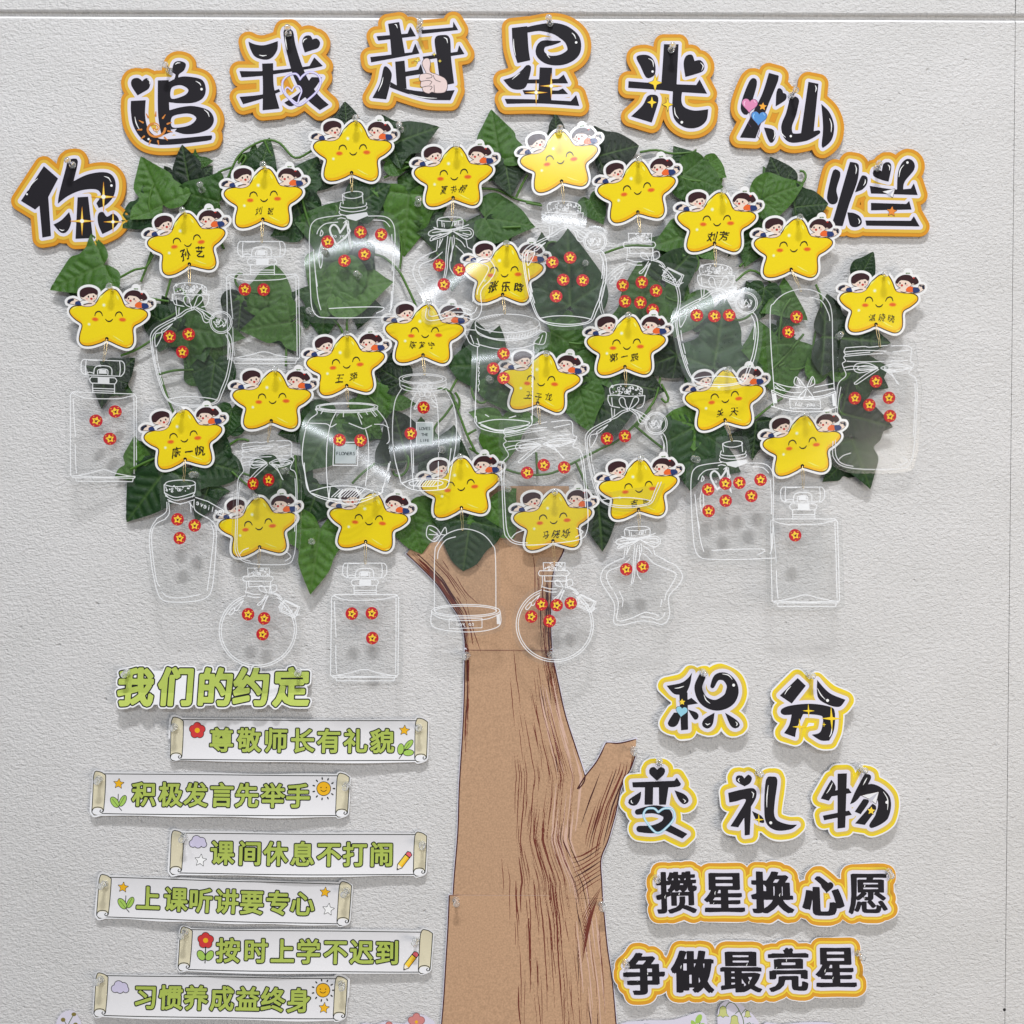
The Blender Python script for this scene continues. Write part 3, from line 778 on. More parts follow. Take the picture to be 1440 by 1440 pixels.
def banner(tl, tr, br, bl, txt, xs, y0, y1, icons, label, seed, sag):
    """corners in wall millimetres; the paper is curved, its lower edge standing off the wall"""
    ox, oy = (tl[0]+tr[0]+br[0]+bl[0])/4, (tl[1]+tr[1]+br[1]+bl[1])/4
    rot = math.atan2(tr[1]-tl[1], tr[0]-tl[0])
    L = (math.hypot(tr[0]-tl[0], tr[1]-tl[1])+math.hypot(br[0]-bl[0], br[1]-bl[1]))/2; H = 60.5
    shx = ((bl[0]-tl[0])+(br[0]-tr[0]))/2/H
    c, s = math.cos(-rot), math.sin(-rot)
    def loc(x, y):
        x, y = x-ox, y-oy
        return (x*c-y*s, x*s+y*c)
    hw, hh = L/2, H/2
    r = random.Random(seed)
    ph = r.uniform(0, 6)
    def bend(x, y):
        t = np.clip((y+hh+4)/(H+8), 0, 1.05)
        u = np.clip(1-(x/hw)**2, 0, 1)
        return 2.0+19*sag*(0.7+0.3*u)*(t-.40)**2+3.0*u*t*sag+1.1*np.sin(x*.018+ph)*u
    G = Grid(-hw-8, -hh-8, hw+8, hh+8, 0.5)
    sk = lambda x, y: (x+shx*y, y)
    body = [sk(-hw+8, -hh+3), sk(hw-10, -hh+3), sk(hw-10, hh-2), sk(-hw+8, hh-2)]
    def roll(a, b):
        return smooth([(*sk(a, -hh+5), False), (*sk((a+b)/2, -hh), False), (*sk(b, -hh+5), True), (*sk(b, hh-7), True), (*sk(b-2, hh-3), False), (*sk(a+4, hh), False), (*sk(a, hh-6), True)], True)
    rl, rr = roll(-hw, -hw+17), roll(hw-17, hw)
    k = K(9)
    root = thing('scroll_banner', label, 'paper banner', W(ox, oy, 0), 'white scroll banners with green writing to the left of the trunk', (0, rot, 0))
    v = sd_polys(G, [body, rl, rr], 9)
    rs = np.random.RandomState(seed)
    wob = sum(rs.randn()*np.sin(G.x[None, :]*rs.uniform(.01, .07)+rs.uniform(0, 6)+np.sign(G.y[:, None])) for _ in range(4))*.4
    mb = MB(bend)
    mb.slab(G, v+wob-2.4, 0, WHITE, 2.0, 2.3)
    mb.layer(G, v, 0.45, INK, 2.38)
    mb.layer(G, sd_polys(G, [body], 3), -0.75, STRIP, 2.46)
    link('paper', mb.mesh('paper', k), root)
    for a, b in ((-hw, -hw+17), (hw-17, hw)):
        m2 = MB(bend); rv = sd_polys(G, [roll(a, b)], 3)
        m2.layer(G, rv, 0.45, INK, 2.54); m2.layer(G, rv, -0.7, ROLL, 2.62)
        cx, cy = sk((a+b)/2, hh-6)
        m2.layer(G, sd_polys(G, [ell(cx, cy+1, 7.6, 4.6)], 3), 0, WHITE, 2.68)
        q = [(cx-8.2, cy+2), (cx-6, cy-3.2), (cx, cy-4.8), (cx+6, cy-3.4), (cx+7.6, cy+.5), (cx+5, cy+2.4), (cx+3.2, cy+.6), (cx+4.6, cy-1)]
        m2.layer(G, sd_strokes(G, [(smooth([(*p, False) for p in q], False, 1), 1.1)]), 0, INK, 2.74)
        link('scroll_end', m2.mesh('scroll_end', k), root)
    w = G.new()
    for i, (ch, x) in enumerate(zip(txt, xs)):
        y = y0+(y1-y0)*i/(len(txt)-1)
        a, b = loc(x, y)
        w = np.minimum(w, sd_edges(G, put(glyph(ch), a, b, 34.5, 1.0), 7))
    g = MB(bend)
    g.layer(G, w, 2.4, INK, 2.82); g.layer(G, w, 0.95, GREEN, 2.94)
    link('lettering', g.mesh('lettering', k), root)
    for nm, fn, x, y in icons:
        a, b = loc(x, y)
        decorate(root, nm, fn(a, b), None, k, bend, 2.8, h=0.4)
    return root, bend, loc
wst = lambda x, y: ic_star(x, y, 8, paper((240, 240, 246), .6))
BANNERS = [
 banner((241.6, 1007.4), (603, 1009), (601.5, 1069.6), (240.4, 1068.8), '尊敬师长有礼貌', [312.4, 351.4, 389, 427, 464, 501.5, 539], 1039, 1040.5, [('flower_drawing', ic_flower, 278, 1026), ('star_drawing', ic_star, 570, 1026), ('leaf_drawing', ic_leaf, 571, 1052)], 'white scroll banner 尊敬师长有礼貌 with a red flower, top of the six', 1, 1.0),
 banner((133, 1084), (493, 1087), (491, 1146.7), (130.6, 1143), '积极发言先举手', [203.8, 241.6, 277, 313.6, 349, 385.6, 421], 1115, 1117, [('star_drawing', ic_star, 168, 1100.6), ('sprout_drawing', ic_sprout, 168.4, 1125.4), ('sun_drawing', ic_sun, 457, 1107.5)], 'white scroll banner 积极发言先举手 with a star, sprout and smiling sun', 2, 1.0),
 banner((242.8, 1166.5), (601, 1168.8), (600.4, 1230), (239, 1226.7), '课间休息不打闹', [313.6, 352.6, 389, 427, 464, 500.4, 538], 1197, 1199.5, [('cloud_drawing', ic_cloud, 279, 1182.6), ('star_drawing', wst, 283, 1208), ('pencil_drawing', ic_pencil, 569, 1209)], 'white scroll banner 课间休息不打闹 with a cloud, white star and pencil', 3, 1.0),
 banner((140, 1229), (495.8, 1239.6), (493, 1298), (137.7, 1288), '上课听讲要专心', [210, 248.7, 284, 320.7, 356, 392.7, 427], 1261, 1268.5, [('star_drawing', ic_star, 174, 1246), ('sprout_drawing', ic_sprout, 178.6, 1268), ('star_drawing', ic_star, 458.8, 1253), ('star_drawing', wst, 463.5, 1277)], 'white scroll banner 上课听讲要专心 with two yellow stars and one white star', 4, .75),
 banner((254.6, 1300), (609.8, 1304), (606.7, 1367.7), (251, 1363.7), '按时上学不迟到', [322, 360.8, 398.6, 435, 473, 510, 546], 1333.5, 1337, [('flower_drawing', lambda x, y: ic_flower(x, y, True), 290, 1320), ('pencil_drawing', ic_pencil, 578.5, 1349)], 'white scroll banner 按时上学不迟到 with a red flower on a stem', 5, .9),
 banner((136.5, 1366), (490, 1371), (488, 1432), (133, 1426), '习惯养成益终身', [206, 241.6, 277, 313.6, 350, 385.6, 422], 1399, 1403.5, [('cloud_drawing', ic_cloud, 170, 1386), ('sun_drawing', ic_sun, 456, 1390), ('star_drawing', ic_star, 457.7, 1414.6)], 'white scroll banner 习惯养成益终身 with a smiling sun, lowest of the six', 6, .8),
]

# ------------------------------------------------------------------ the kraft paper tree trunk
KRAFT = paper((190, 154, 123), 0.75, 0.15, 0.15, bump=0.45, gs=420)
KRAFT2 = paper((186, 151, 121), 0.75, 0.15, 0.15, bump=0.45, gs=420)
PALE = paper((210, 176, 158), 0.75, 0.15, 0.08)
BARK = paper((112, 56, 46), 0.75, 0.15, 0.12)
BARKD = paper((74, 40, 42), 0.75, 0.15, 0.12)
def trunk():
    o = (735, 1120)
    P = lambda pts: [(x-o[0], y-o[1]) for x, y in pts]
    sh1 = [(572, 778), (581, 766), (605, 763), (640, 757), (668, 722), (688, 683), (800, 683), (802, 740), (792, 775), (778, 805), (774.5, 850), (774.5, 885), (776, 916), (654.3, 916), (653, 893), (646, 868), (632, 846), (615, 821), (592, 797)]
    sh2 = [(654.5, 913), (776, 913), (777.5, 925), (785, 960), (795, 1005), (810, 1052), (822.5, 1091), (837.5, 1072), (846, 1057), (852.5, 1044), (867.5, 1044.5), (882, 1042), (894.5, 1039), (893, 1062), (887.5, 1078), (880, 1092), (872, 1110), (865, 1145), (855, 1180), (845, 1207), (846, 1240), (847, 1262), (637, 1262), (639, 1230), (644, 1167), (646, 1105), (651, 1025), (653, 975), (654, 925)]
    sh3 = [(632, 1257), (847, 1259), (850, 1292), (854, 1332), (861, 1380), (866, 1437), (871, 1500), (616, 1500), (621, 1440), (624, 1405), (627, 1355), (630, 1305)]
    r = random.Random(11)
    Lx = lambda y: np.interp(y, [683, 760, 800, 868, 915, 975, 1100, 1230, 1258, 1440, 1500], [690, 640, 600, 646, 654, 653, 646, 639, 632, 621, 617])
    Rx = lambda y: np.interp(y, [683, 775, 805, 885, 915, 960, 1005, 1052, 1091, 1130, 1180, 1207, 1240, 1292, 1332, 1380, 1437, 1500], [800, 792, 777, 774, 776, 785, 795, 810, 822, 818, 812, 822, 838, 848, 853, 860, 865, 871])
    def stroke(u0, u1, ya, yb, w, wob=1.0):
        n = max(4, int((yb-ya)/6)); ph = r.uniform(0, 6); f = r.uniform(.02, .07); a = r.uniform(.3, 1.2)*wob
        pts = []
        for i in range(n):
            t = i/(n-1); y = ya+(yb-ya)*t; u = u0+(u1-u0)*t
            pts.append((Lx(y)+(Rx(y)-Lx(y))*u+a*math.sin(y*f+ph)+r.uniform(-.35, .35), y))
        w *= .8
        return (P(pts), [0.3*w, w, w*r.uniform(.5, 1), 0.25*w])
    fine, dark, pale = [], [], []
    # edges with closely drawn bark
    for i in range(105):
        y = r.uniform(775, 1420); ln = r.uniform(40, 150); u = r.triangular(.60, .99, .84) if y > 930 else r.uniform(.88, .99)
        fine.append(stroke(u, u+r.uniform(-.02, .02), y, min(1490, y+ln), r.uniform(.6, 1.15)))
    for i in range(14):
        y = r.uniform(940, 1420); ln = r.uniform(20, 70); u = r.triangular(.76, .97, .86)
        dark.append(stroke(u, u+r.uniform(-.03, .03), y, min(1490, y+ln), r.uniform(1.1, 2.0), .8))
    for i in range(5):
        y = r.uniform(780, 900); u = r.uniform(.88, .985); dark.append(stroke(u, u+r.uniform(-.02, .02), y, y+r.uniform(30, 110), r.uniform(1.4, 2.8), .6))
    for i in range(34):
        y = r.uniform(950, 1400); u = r.uniform(.78, .98); pale.append(stroke(u, u, y, min(1490, y+r.uniform(50, 120)), r.uniform(1.8, 3.6), .5))
    for u, ya, yb, w in ((.5, 1065, 1130, 1.3), (.49, 950, 1030, 1.3), (.56, 910, 1000, 1.4), (.60, 1000, 1110, 1.3), (.52, 1080, 1250, 2.0), (.60, 1060, 1200, 1.2), (.64, 1120, 1260, 1.2), (.36, 1200, 1280, 1.2), (.40, 1212, 1300, 1.2), (.44, 1238, 1300, 3.0), (.49, 1205, 1282, 3.2), (.46, 1325, 1440, 1.4), (.44, 1385, 1445, 2.6),
                        (.52, 1290, 1395, 3.0), (.56, 1395, 1460, 1.4), (.61, 1240, 1420, 2.4), (.57, 1230, 1330, 1.5), (.65, 1250, 1440, 1.3), (.70, 1240, 1440, 2.4), (.68, 1010, 1060, 1.2), (.66, 1130, 1200, 1.1), (.54, 1255, 1330, 1.2), (.62, 1130, 1180, 1.1), (.60, 1222, 1262, 1.1), (.69, 1222, 1262, 1.2)):
        fine.append(stroke(u, u+r.uniform(-.015, .02), ya, yb, w, .8))
    for i in range(16):
        y = r.uniform(870, 1010); u = r.uniform(.012, .05); fine.append(stroke(u, u+.01, y, y+r.uniform(40, 90), r.uniform(.8, 1.6), .5))
    for i in range(6): dark.append(stroke(.03, .035, 870+i*22, 905+i*22, 1.8, .4))
    for i in range(80):
        y = r.uniform(960, 1400); u = r.triangular(.40, .82, .70); fine.append(stroke(u, u+r.uniform(-.015, .02), y, min(1490, y+r.uniform(30, 120)), r.uniform(.8, 1.4)))
    # left limb
    for i in range(26):
        off = r.triangular(1, 26, 6); t0 = r.uniform(0, .5); t1 = min(1, t0+r.uniform(.25, .6))
        base = [(575, 781), (592, 797), (615, 821), (632, 846), (646, 868), (653, 893), (655, 915)]
        b = np.array(base); tt = np.linspace(t0, t1, 14)*(len(base)-1)
        px = np.interp(tt, range(len(base)), b[:, 0])+off*.75+np.sin(tt*2+i)*.8; py = np.interp(tt, range(len(base)), b[:, 1])-off*.55
        (dark if i % 5 == 0 else fine).append((P(list(zip(px, py))), [.4, r.uniform(.9, 2.0), .4]))
    for a in ([(622, 787), (632, 802)], [(641, 809), (655, 832), (672, 848)], [(665, 778), (668, 790), (673, 796)], [(670, 772), (676, 788)], [(655, 842), (664, 880), (677, 918)], [(748, 775), (752, 800), (752, 850)]):
        fine.append((P(smooth([(*q, False) for q in a], False)), [.4, 1.3, .4]))
    # side branch
    for i in range(46):
        s_ = r.random(); e = r.uniform(.2, 1)
        a = np.array([(848+s_*44, 1046+s_*14), (845+s_*40, 1078+s_*12), (828+s_*38, 1120+s_*18), (812+s_*42, 1170+s_*14), (806+s_*38, 1215+s_*10)])
        if s_ < .45 and r.random() < .7: continue
        t0 = r.uniform(0, .55); t1 = min(1, t0+r.uniform(.2, .5)); tt = np.linspace(t0, t1, 12)*4
        px = np.interp(tt, range(5), a[:, 0])+np.sin(tt*3+i)*.6; py = np.interp(tt, range(5), a[:, 1])
        (dark if i % 4 == 0 else fine).append((P(list(zip(px, py))), [.3, r.uniform(.8, 2.2), .3]))
    for i in range(9):
        t = i/8; y = 1200+t*54
        q = [(803+t*8, y+6), (818, y+2-t*4), (832, y-6-t*6), (845, y-16-t*4)]
        (dark if i % 3 == 1 else fine).append((P(smooth([(*p, False) for p in q], False)), [.4, r.uniform(1, 2.4), .5]))
    for i in range(9):
        q = [(846-i*1.6, 1245+i*5), (830-i*.5, 1268+i*6), (818, 1290+i*8)]
        fine.append((P(smooth([(*p, False) for p in q], False)), [.4, r.uniform(.8, 2), .4]))
    edges = {1: [[(572, 778), (592, 797), (615, 821), (632, 846), (646, 868), (653, 893), (654.5, 917)], [(800, 745), (792, 775), (778, 805), (774.5, 850), (774.5, 885), (776, 916)]],
             2: [[(654.5, 912), (654, 925), (653, 975), (651, 1025), (646, 1105), (644, 1167), (639, 1230), (637, 1260)], [(776, 913), (777.5, 925), (785, 960), (795, 1005), (810, 1052), (822.5, 1091), (814, 1108)], [(812, 1108), (822.5, 1091), (837.5, 1072), (846, 1057), (852.5, 1044), (867.5, 1044.5), (882, 1042), (894.5, 1038)], [(893, 1062), (887.5, 1078), (880, 1092), (872, 1110), (865, 1145), (855, 1180), (845, 1207), (846, 1240), (847, 1260)]],
             3: [[(632, 1258), (630, 1305), (627, 1355), (624, 1405), (621, 1440), (616, 1500)], [(847, 1259), (850, 1292), (854, 1332), (861, 1380), (866, 1437), (871, 1500)]]}
    root = thing('paper_tree', 'brown kraft paper tree trunk with drawn bark and a cut side branch', 'paper tree', W(*o, 0))
    k = K(2)
    for n, sh in ((1, sh1), (2, sh2), (3, sh3)):
        poly = P(sh); G = grid_for(poly, 4, 0.6)
        v = sd_polys(G, [poly], 6)
        d = 1.2+0.5*n
        bend = lambda x, y, n=n: 0.9*np.sin(x*.018+n)*np.sin(y*.013+n*2)+0.9
        mb = MB(bend)
        rimline = sd_strokes(G, [(P(smooth([(*q, False) for q in e], False)), 3.6) for e in edges[n]])
        mb.slab(G, np.minimum(v, rimline), 0, HALO, d, d+.25); mb.layer(G, v, 0, KRAFT if n != 2 else KRAFT2, d+.4)
        sheet = link('trunk_sheet', mb.mesh('trunk_sheet', k), root)
        g = MB(bend)
        for st, m, dd in ((pale, PALE, .48), (fine, BARK, .56), (dark, BARKD, .64)):
            if st: g.layer(G, np.maximum(sd_strokes(G, st), v), 0, m, d+dd)
        ed = [(P(smooth([(*q, False) for q in e], False)), 1.7) for e in edges[n]]
        g.layer(G, np.maximum(sd_strokes(G, ed), v-.9), 0, BARKD, d+.7)
        seams = {1: [], 2: [[(655, 913.4), (776, 914.5)]], 3: [[(632, 1258), (700, 1254.5), (760, 1257), (847, 1259.6)]]}[n]
        if seams: g.layer(G, np.maximum(sd_strokes(G, [(P(q), .65) for q in seams]), v), 0, BARK, d+.76)
        link('bark_drawing', g.mesh('bark_drawing', k), sheet)
trunk()

# ------------------------------------------------------------------ paper flowers whose tops reach into the picture
def cutout(name, label, o, outline, items, d=3.0):
    root = thing(name, label, 'paper flower', W(*o, 0), 'paper flower cut-outs along the bottom edge')
    lp = smooth([(x-o[0], y-o[1], False) for x, y in outline], True)
    G = grid_for(lp, 4, 0.6); v = sd_polys(G, [lp], 6); k = K(d)
    bend = lambda x, y: .05*(y+40)
    mb = MB(bend); mb.slab(G, v, 0, paper((214, 210, 224), .65, .2, .04), d, d+.35)
    link('card', mb.mesh('card', k), root)
    for nm, it in items:
        decorate(root, nm, [(m, [[(x-o[0], y-o[1]) for x, y in l] for l in ls], [([(x-o[0], y-o[1]) for x, y in l], w) for l, w in st]) for m, ls, st in it], None, k, bend, d+.42)
GRN = paper((86, 108, 52), .6); BUD = paper((128, 116, 62), .6); BELL = paper((196, 200, 128), .6); PINK = paper((206, 132, 128), .6); PINKD = paper((150, 84, 86), .6)
def bellf(x, y, s): return [(x-4*s, y-6*s), (x, y-8*s), (x+4*s, y-6*s), (x+5*s, y+2*s), (x+8*s, y+6*s), (x+3*s, y+5*s), (x, y+7*s), (x-3*s, y+5*s), (x-8*s, y+6*s), (x-5*s, y+2*s)]
cutout('paper_flower', 'lavender paper cut-out of brown-budded stems under the lowest left banner', (97, 1455), [(80, 1442), (85, 1427), (94, 1420.5), (105, 1420), (112, 1429), (117, 1442), (122, 1490), (76, 1490)],
       [('stem', [(GRN, [], [([(105, 1425), (99, 1436), (96, 1446), (96, 1485)], 1.1), ([(91, 1432), (95, 1438), (97, 1446)], 1.0), ([(108, 1438), (101, 1443)], 1.0)]), (BUD, [ell(105.5, 1424.5, 3.4, 2.6), ell(90.5, 1432, 3.2, 2.9), ell(108, 1438.5, 3.3, 2.7), ell(101, 1447, 3, 3)], [])])])
def pinkf(x, y, r): return [(PINKD, [ell(x+r*.62*math.sin(i*1.2566), y-r*.62*math.cos(i*1.2566), r*.5, r*.5) for i in range(5)], []), (PINK, [ell(x+r*.62*math.sin(i*1.2566), y-r*.62*math.cos(i*1.2566), r*.43, r*.43) for i in range(5)]+[ell(x, y, r*.5, r*.5)], []), (SUNY, [ell(x, y, r*.2, r*.2)], [])]
cutout('paper_flower', 'white paper cut-out of small pink five-petal flowers left of the trunk foot', (556, 1460), [(505, 1441), (530, 1438.7), (542, 1435), (555, 1436.5), (570, 1437), (579, 1428), (591, 1425), (604, 1430), (614, 1442), (616, 1490), (500, 1490)],
       [('pink_flower', pinkf(586, 1435, 11)), ('pink_flower', pinkf(547.5, 1446, 10.5)), ('pink_flower', pinkf(520, 1462, 9))])
cutout('paper_flower', 'lavender paper cut-out with small green leaves right of the trunk foot', (930, 1460), [(868, 1442), (905, 1433.5), (940, 1433), (962, 1428), (977, 1423), (988, 1422.5), (994, 1436), (999, 1490), (862, 1490)],
       [('leaf', [(GRN, [], [([(930, 1440), (906, 1438), (890, 1446)], .8), ([(984, 1436), (976, 1450), (972, 1480)], 1.1)]), (LEAFG, [ell(982, 1431, 4, 7, rot=.5), ell(975, 1438, 3, 6, rot=-.6), ell(986, 1440, 3, 5, rot=1.2)], [])])])
cutout('paper_flower', 'white paper cut-out of yellow-green lily of the valley bells under the lowest right strip', (1038, 1455), [(1008, 1442), (1008, 1426), (1012, 1412), (1024, 1404.5), (1034, 1406), (1050, 1418), (1062, 1430), (1068, 1444), (1070, 1490), (1006, 1490)],
       [('stem', [(GRN, [], [(smooth([(1018, 1418, False), (1024, 1409, False), (1032, 1410, False), (1040, 1422, False), (1045, 1438, False), (1046, 1485, False)], False), 1.1), ([(1041, 1425), (1048, 1417), (1050, 1421)], .9), ([(1045, 1440), (1053, 1436), (1058, 1441)], .9), ([(1038, 1420), (1033, 1424)], .9)])]),
        ('bell', [(GRN, [bellf(1016, 1421.5, 1.12)], []), (BELL, [bellf(1016, 1421.5, 1.0)], [])]), ('bell', [(GRN, [bellf(1032, 1434, 1.12)], []), (BELL, [bellf(1032, 1434, 1.0)], [])]), ('bell', [(GRN, [bellf(1050.5, 1424.5, .72)], []), (BELL, [bellf(1050.5, 1424.5, .62)], [])]), ('bell', [(GRN, [bellf(1058, 1443, .72)], []), (BELL, [bellf(1058, 1443, .62)], [])])])
cutout('paper_flower', 'pale lavender paper cut-out barely rising above the bottom edge at the right', (1125, 1465), [(1072, 1441), (1085, 1437), (1100, 1439), (1120, 1436.5), (1150, 1435.5), (1172, 1438), (1185, 1446), (1190, 1490), (1070, 1490)],
       [('stem', [(GRN, [], [([(1130, 1450), (1128, 1485)], 1)])])])

# ------------------------------------------------------------------ artificial ivy
def leaf_material():
    m = bpy.data.materials.new('ivy_leaf'); m.use_nodes = True
    nt = m.node_tree; b = nt.nodes['Principled BSDF']; N = nt.nodes.new; L = nt.links.new
    b.inputs['Roughness'].default_value = 0.36; b.inputs['Specular IOR Level'].default_value = 0.38
    at = N('ShaderNodeAttribute'); at.attribute_name = 'vein'
    oi = N('ShaderNodeObjectInfo'); tc = N('ShaderNodeTexCoord')
    nz = N('ShaderNodeTexNoise'); nz.inputs['Scale'].default_value = 22; nz.inputs['Detail'].default_value = 4
    mv = N('ShaderNodeVectorMath'); mv.operation = 'ADD'; L(tc.outputs['Object'], mv.inputs[0]); L(oi.outputs['Location'], mv.inputs[1]); L(mv.outputs[0], nz.inputs['Vector'])
    tone = N('ShaderNodeValToRGB'); e = tone.color_ramp.elements
    e[0].position = 0.0; e[0].color = (0.003, 0.014, 0.004, 1); e[1].position = 1.0; e[1].color = (0.058, 0.160, 0.012, 1)
    q = tone.color_ramp.elements.new(0.5); q.color = (0.011, 0.052, 0.008, 1)
    L(oi.outputs['Random'], tone.inputs['Fac'])
    mul = N('ShaderNodeMix'); mul.data_type = 'RGBA'; mul.blend_type = 'MULTIPLY'; mul.inputs['Factor'].default_value = 1
    r2 = N('ShaderNodeValToRGB'); r2.color_ramp.elements[0].position = .3; r2.color_ramp.elements[1].position = .72
    r2.color_ramp.elements[0].color = (.7, .75, .7, 1); r2.color_ramp.elements[1].color = (1.25, 1.2, 1.1, 1)
    L(nz.outputs['Fac'], r2.inputs['Fac']); L(tone.outputs[0], mul.inputs['A']); L(r2.outputs[0], mul.inputs['B'])
    mx = N('ShaderNodeMix'); mx.data_type = 'RGBA'; mx.inputs['B'].default_value = (0.075, 0.15, 0.03, 1)
    sc = N('ShaderNodeMath'); sc.operation = 'MULTIPLY'; sc.inputs[1].default_value = 0.75
    L(at.outputs['Fac'], sc.inputs[0]); L(sc.outputs[0], mx.inputs['Factor']); L(mul.outputs['Result'], mx.inputs['A'])
    L(mx.outputs['Result'], b.inputs['Base Color'])
    rr = N('ShaderNodeMapRange'); rr.inputs['To Min'].default_value = .22; rr.inputs['To Max'].default_value = .38; L(nz.outputs['Fac'], rr.inputs['Value']); L(rr.outputs[0], b.inputs['Roughness'])
    bp = N('ShaderNodeBump'); bp.inputs['Strength'].default_value = .35; bp.inputs['Distance'].default_value = .002
    n3 = N('ShaderNodeTexNoise'); n3.inputs['Scale'].default_value = 160; n3.inputs['Detail'].default_value = 2
    L(mv.outputs[0], n3.inputs['Vector']); L(n3.outputs['Fac'], bp.inputs['Height']); L(bp.outputs[0], b.inputs['Normal'])
    return m
LEAF = leaf_material()
STEM = paper((74, 112, 40), 0.5, 0.4, 0.12)

OUT = {   # half outlines (base at 0,0, tip at 1,0), right side first
 'lobed': ([(0, 0, 1), (-.14, .10, 0), (-.16, .34, 0), (-.02, .66, 1), (.17, .50, 0), (.30, .39, 0), (.48, .37, 0), (.74, .20, 0), (1, 0, 1)], [(1, 0), (-.02, .66), (-.02, -.66)]),
 'five': ([(0, 0, 1), (-.18, .14, 0), (-.26, .38, 1), (-.06, .42, 0), (.14, .72, 1), (.26, .46, 0), (.38, .30, 0), (.62, .26, 0), (1, 0, 1)], [(1, 0), (.14, .72), (.14, -.72), (-.26, .38), (-.26, -.38)]),
 'heart': ([(0, 0, 1), (-.17, .14, 0), (-.15, .38, 0), (.05, .54, 0), (.34, .52, 0), (.66, .32, 0), (.88, .10, 0), (1, 0, 1)], [(1, 0), (.30, .50), (.30, -.50), (-.1, .40), (-.1, -.40)]),
 'broad': ([(0, 0, 1), (-.10, .16, 0), (-.02, .50, 0), (.08, .68, 1), (.32, .56, 0), (.58, .43, 0), (.80, .25, 0), (1, 0, 1)], [(1, 0), (.08, .68), (.08, -.68)]),
 'triangle': ([(0, 0, 1), (-.12, .16, 0), (-.10, .60, 1), (.16, .40, 0), (.45, .30, 0), (.80, .13, 0), (1, 0, 1)], [(1, 0), (-.10, .60), (-.10, -.60)]),
}
from mathutils.geometry import delaunay_2d_cdt
def leaf_mesh(kind, seed):
    half, tips = OUT[kind]; r = random.Random(seed)
    j = lambda p: (p[0]+r.uniform(-.03, .03), p[1]*r.uniform(.9, 1.08), bool(p[2]))
    up = [j(p) for p in half[1:-1]]; dn = [j(p) for p in half[1:-1]]
    P = [(0, 0, True)]+up+[(1, 0, True)]+[(x, -y, c) for x, y, c in reversed(dn)]
    lp = smooth(P, True, .028)
    G = Grid(-.34, -.9, 1.05, .9, .03)
    sd = sd_polys(G, [lp], .2)
    n = len(lp); pts = [Vector(p) for p in lp]
    for jj in range(G.ny):
        for ii in range(G.nx):
            if sd[jj, ii] < -.018: pts.append(Vector((G.x[ii]+(.015 if jj % 2 else 0)*1, G.y[jj])))
    segs = [((0, 0), (1, 0), 1.0)]
    for tx, ty in tips[1:]: segs.append(((0, 0), (tx*.96, ty*.96), .75))
    for q in (.2, .36, .52, .68, .82):
        for sgn in (1, -1): segs.append(((q, 0), (q+.17*(1.1-q), sgn*.26*(1.12-q)), .45))
    for tx, ty in tips[1:3]:
        for q in (.35, .6):
            segs.append(((tx*q, ty*q), (tx*q+.16, ty*q+.05*(1 if ty > 0 else -1)), .4)); segs.append(((tx*q, ty*q), (tx*q-.06, ty*q+.12*(1 if ty > 0 else -1)), .35))
    # points along the veins so that they stay sharp
    for (a, b, w) in segs[:3]:
        for t in np.linspace(.04, .95, 30): pts.append(Vector((a[0]+(b[0]-a[0])*t, a[1]+(b[1]-a[1])*t)))
    res = delaunay_2d_cdt(pts, [(i, (i+1) % n) for i in range(n)], [], 1, 1e-5)
    V = np.array([(v.x, v.y) for v in res[0]]); F = res[2]
    vein = np.zeros(len(V)); near = np.full(len(V), 9.0)
    for (a, b, w) in segs:
        a, b = np.array(a), np.array(b); d = b-a; t = np.clip(((V-a)@d)/(d@d), 0, 1)
        dist = np.linalg.norm(V-a-t[:, None]*d, axis=1)
        vein = np.maximum(vein, w*np.exp(-(dist/.013)**2)*(1-.5*t)); near = np.minimum(near, dist)
    x, y = V[:, 0], V[:, 1]; ph = r.uniform(0, 6)
    dep = .06*np.abs(y)**1.2+.03*np.sin(x*5+ph)*np.abs(y)*2-.07*(x-.35)**2+.022*np.clip(near/.07, 0, 1)+.02*np.sin(y*6+ph)-.012*vein
    dep -= dep.min()
    me = bpy.data.meshes.new('leaf_'+kind)
    me.from_pydata([(p[0], -d, p[1]) for p, d in zip(V, dep)], [], F)
    me.polygons.foreach_set('use_smooth', np.ones(len(me.polygons), bool))
    at = me.attributes.new('vein', 'FLOAT', 'POINT'); at.data.foreach_set('value', vein.astype(np.float32))
    me.materials.append(LEAF); me.update()
    nrm = np.zeros(len(me.polygons)*3); me.polygons.foreach_get('normal', nrm)
    if nrm.reshape(-1, 3)[:, 1].mean() > 0: me.flip_normals()
    return me
LM = {k: [leaf_mesh(k, s) for s in (1, 2)] for k in OUT}

def tube(name, lines, mat, parent, radius, n=6):
    """round tube along 3D point lists (world metres relative to parent)"""
    v, f = [], []
    for pts in lines:
        pts = [Vector(p) for p in pts]; o = len(v)
        for i, p in enumerate(pts):
            t = (pts[min(i+1, len(pts)-1)]-pts[max(i-1, 0)]).normalized()
            a = t.cross(Vector((0, 1, 0.01))).normalized(); b = t.cross(a)
            for q in range(n):
                an = 2*math.pi*q/n; v.append(p+(a*math.cos(an)+b*math.sin(an))*radius)
        for i in range(len(pts)-1):
            for q in range(n):
                q2 = (q+1) % n; f.append((o+i*n+q, o+i*n+q2, o+(i+1)*n+q2, o+(i+1)*n+q))
    me = bpy.data.meshes.new(name); me.from_pydata([tuple(p) for p in v], [], f); me.materials.append(mat)
    me.polygons.foreach_set('use_smooth', np.ones(len(me.polygons), bool)); me.update()
    return link(name, me, parent)

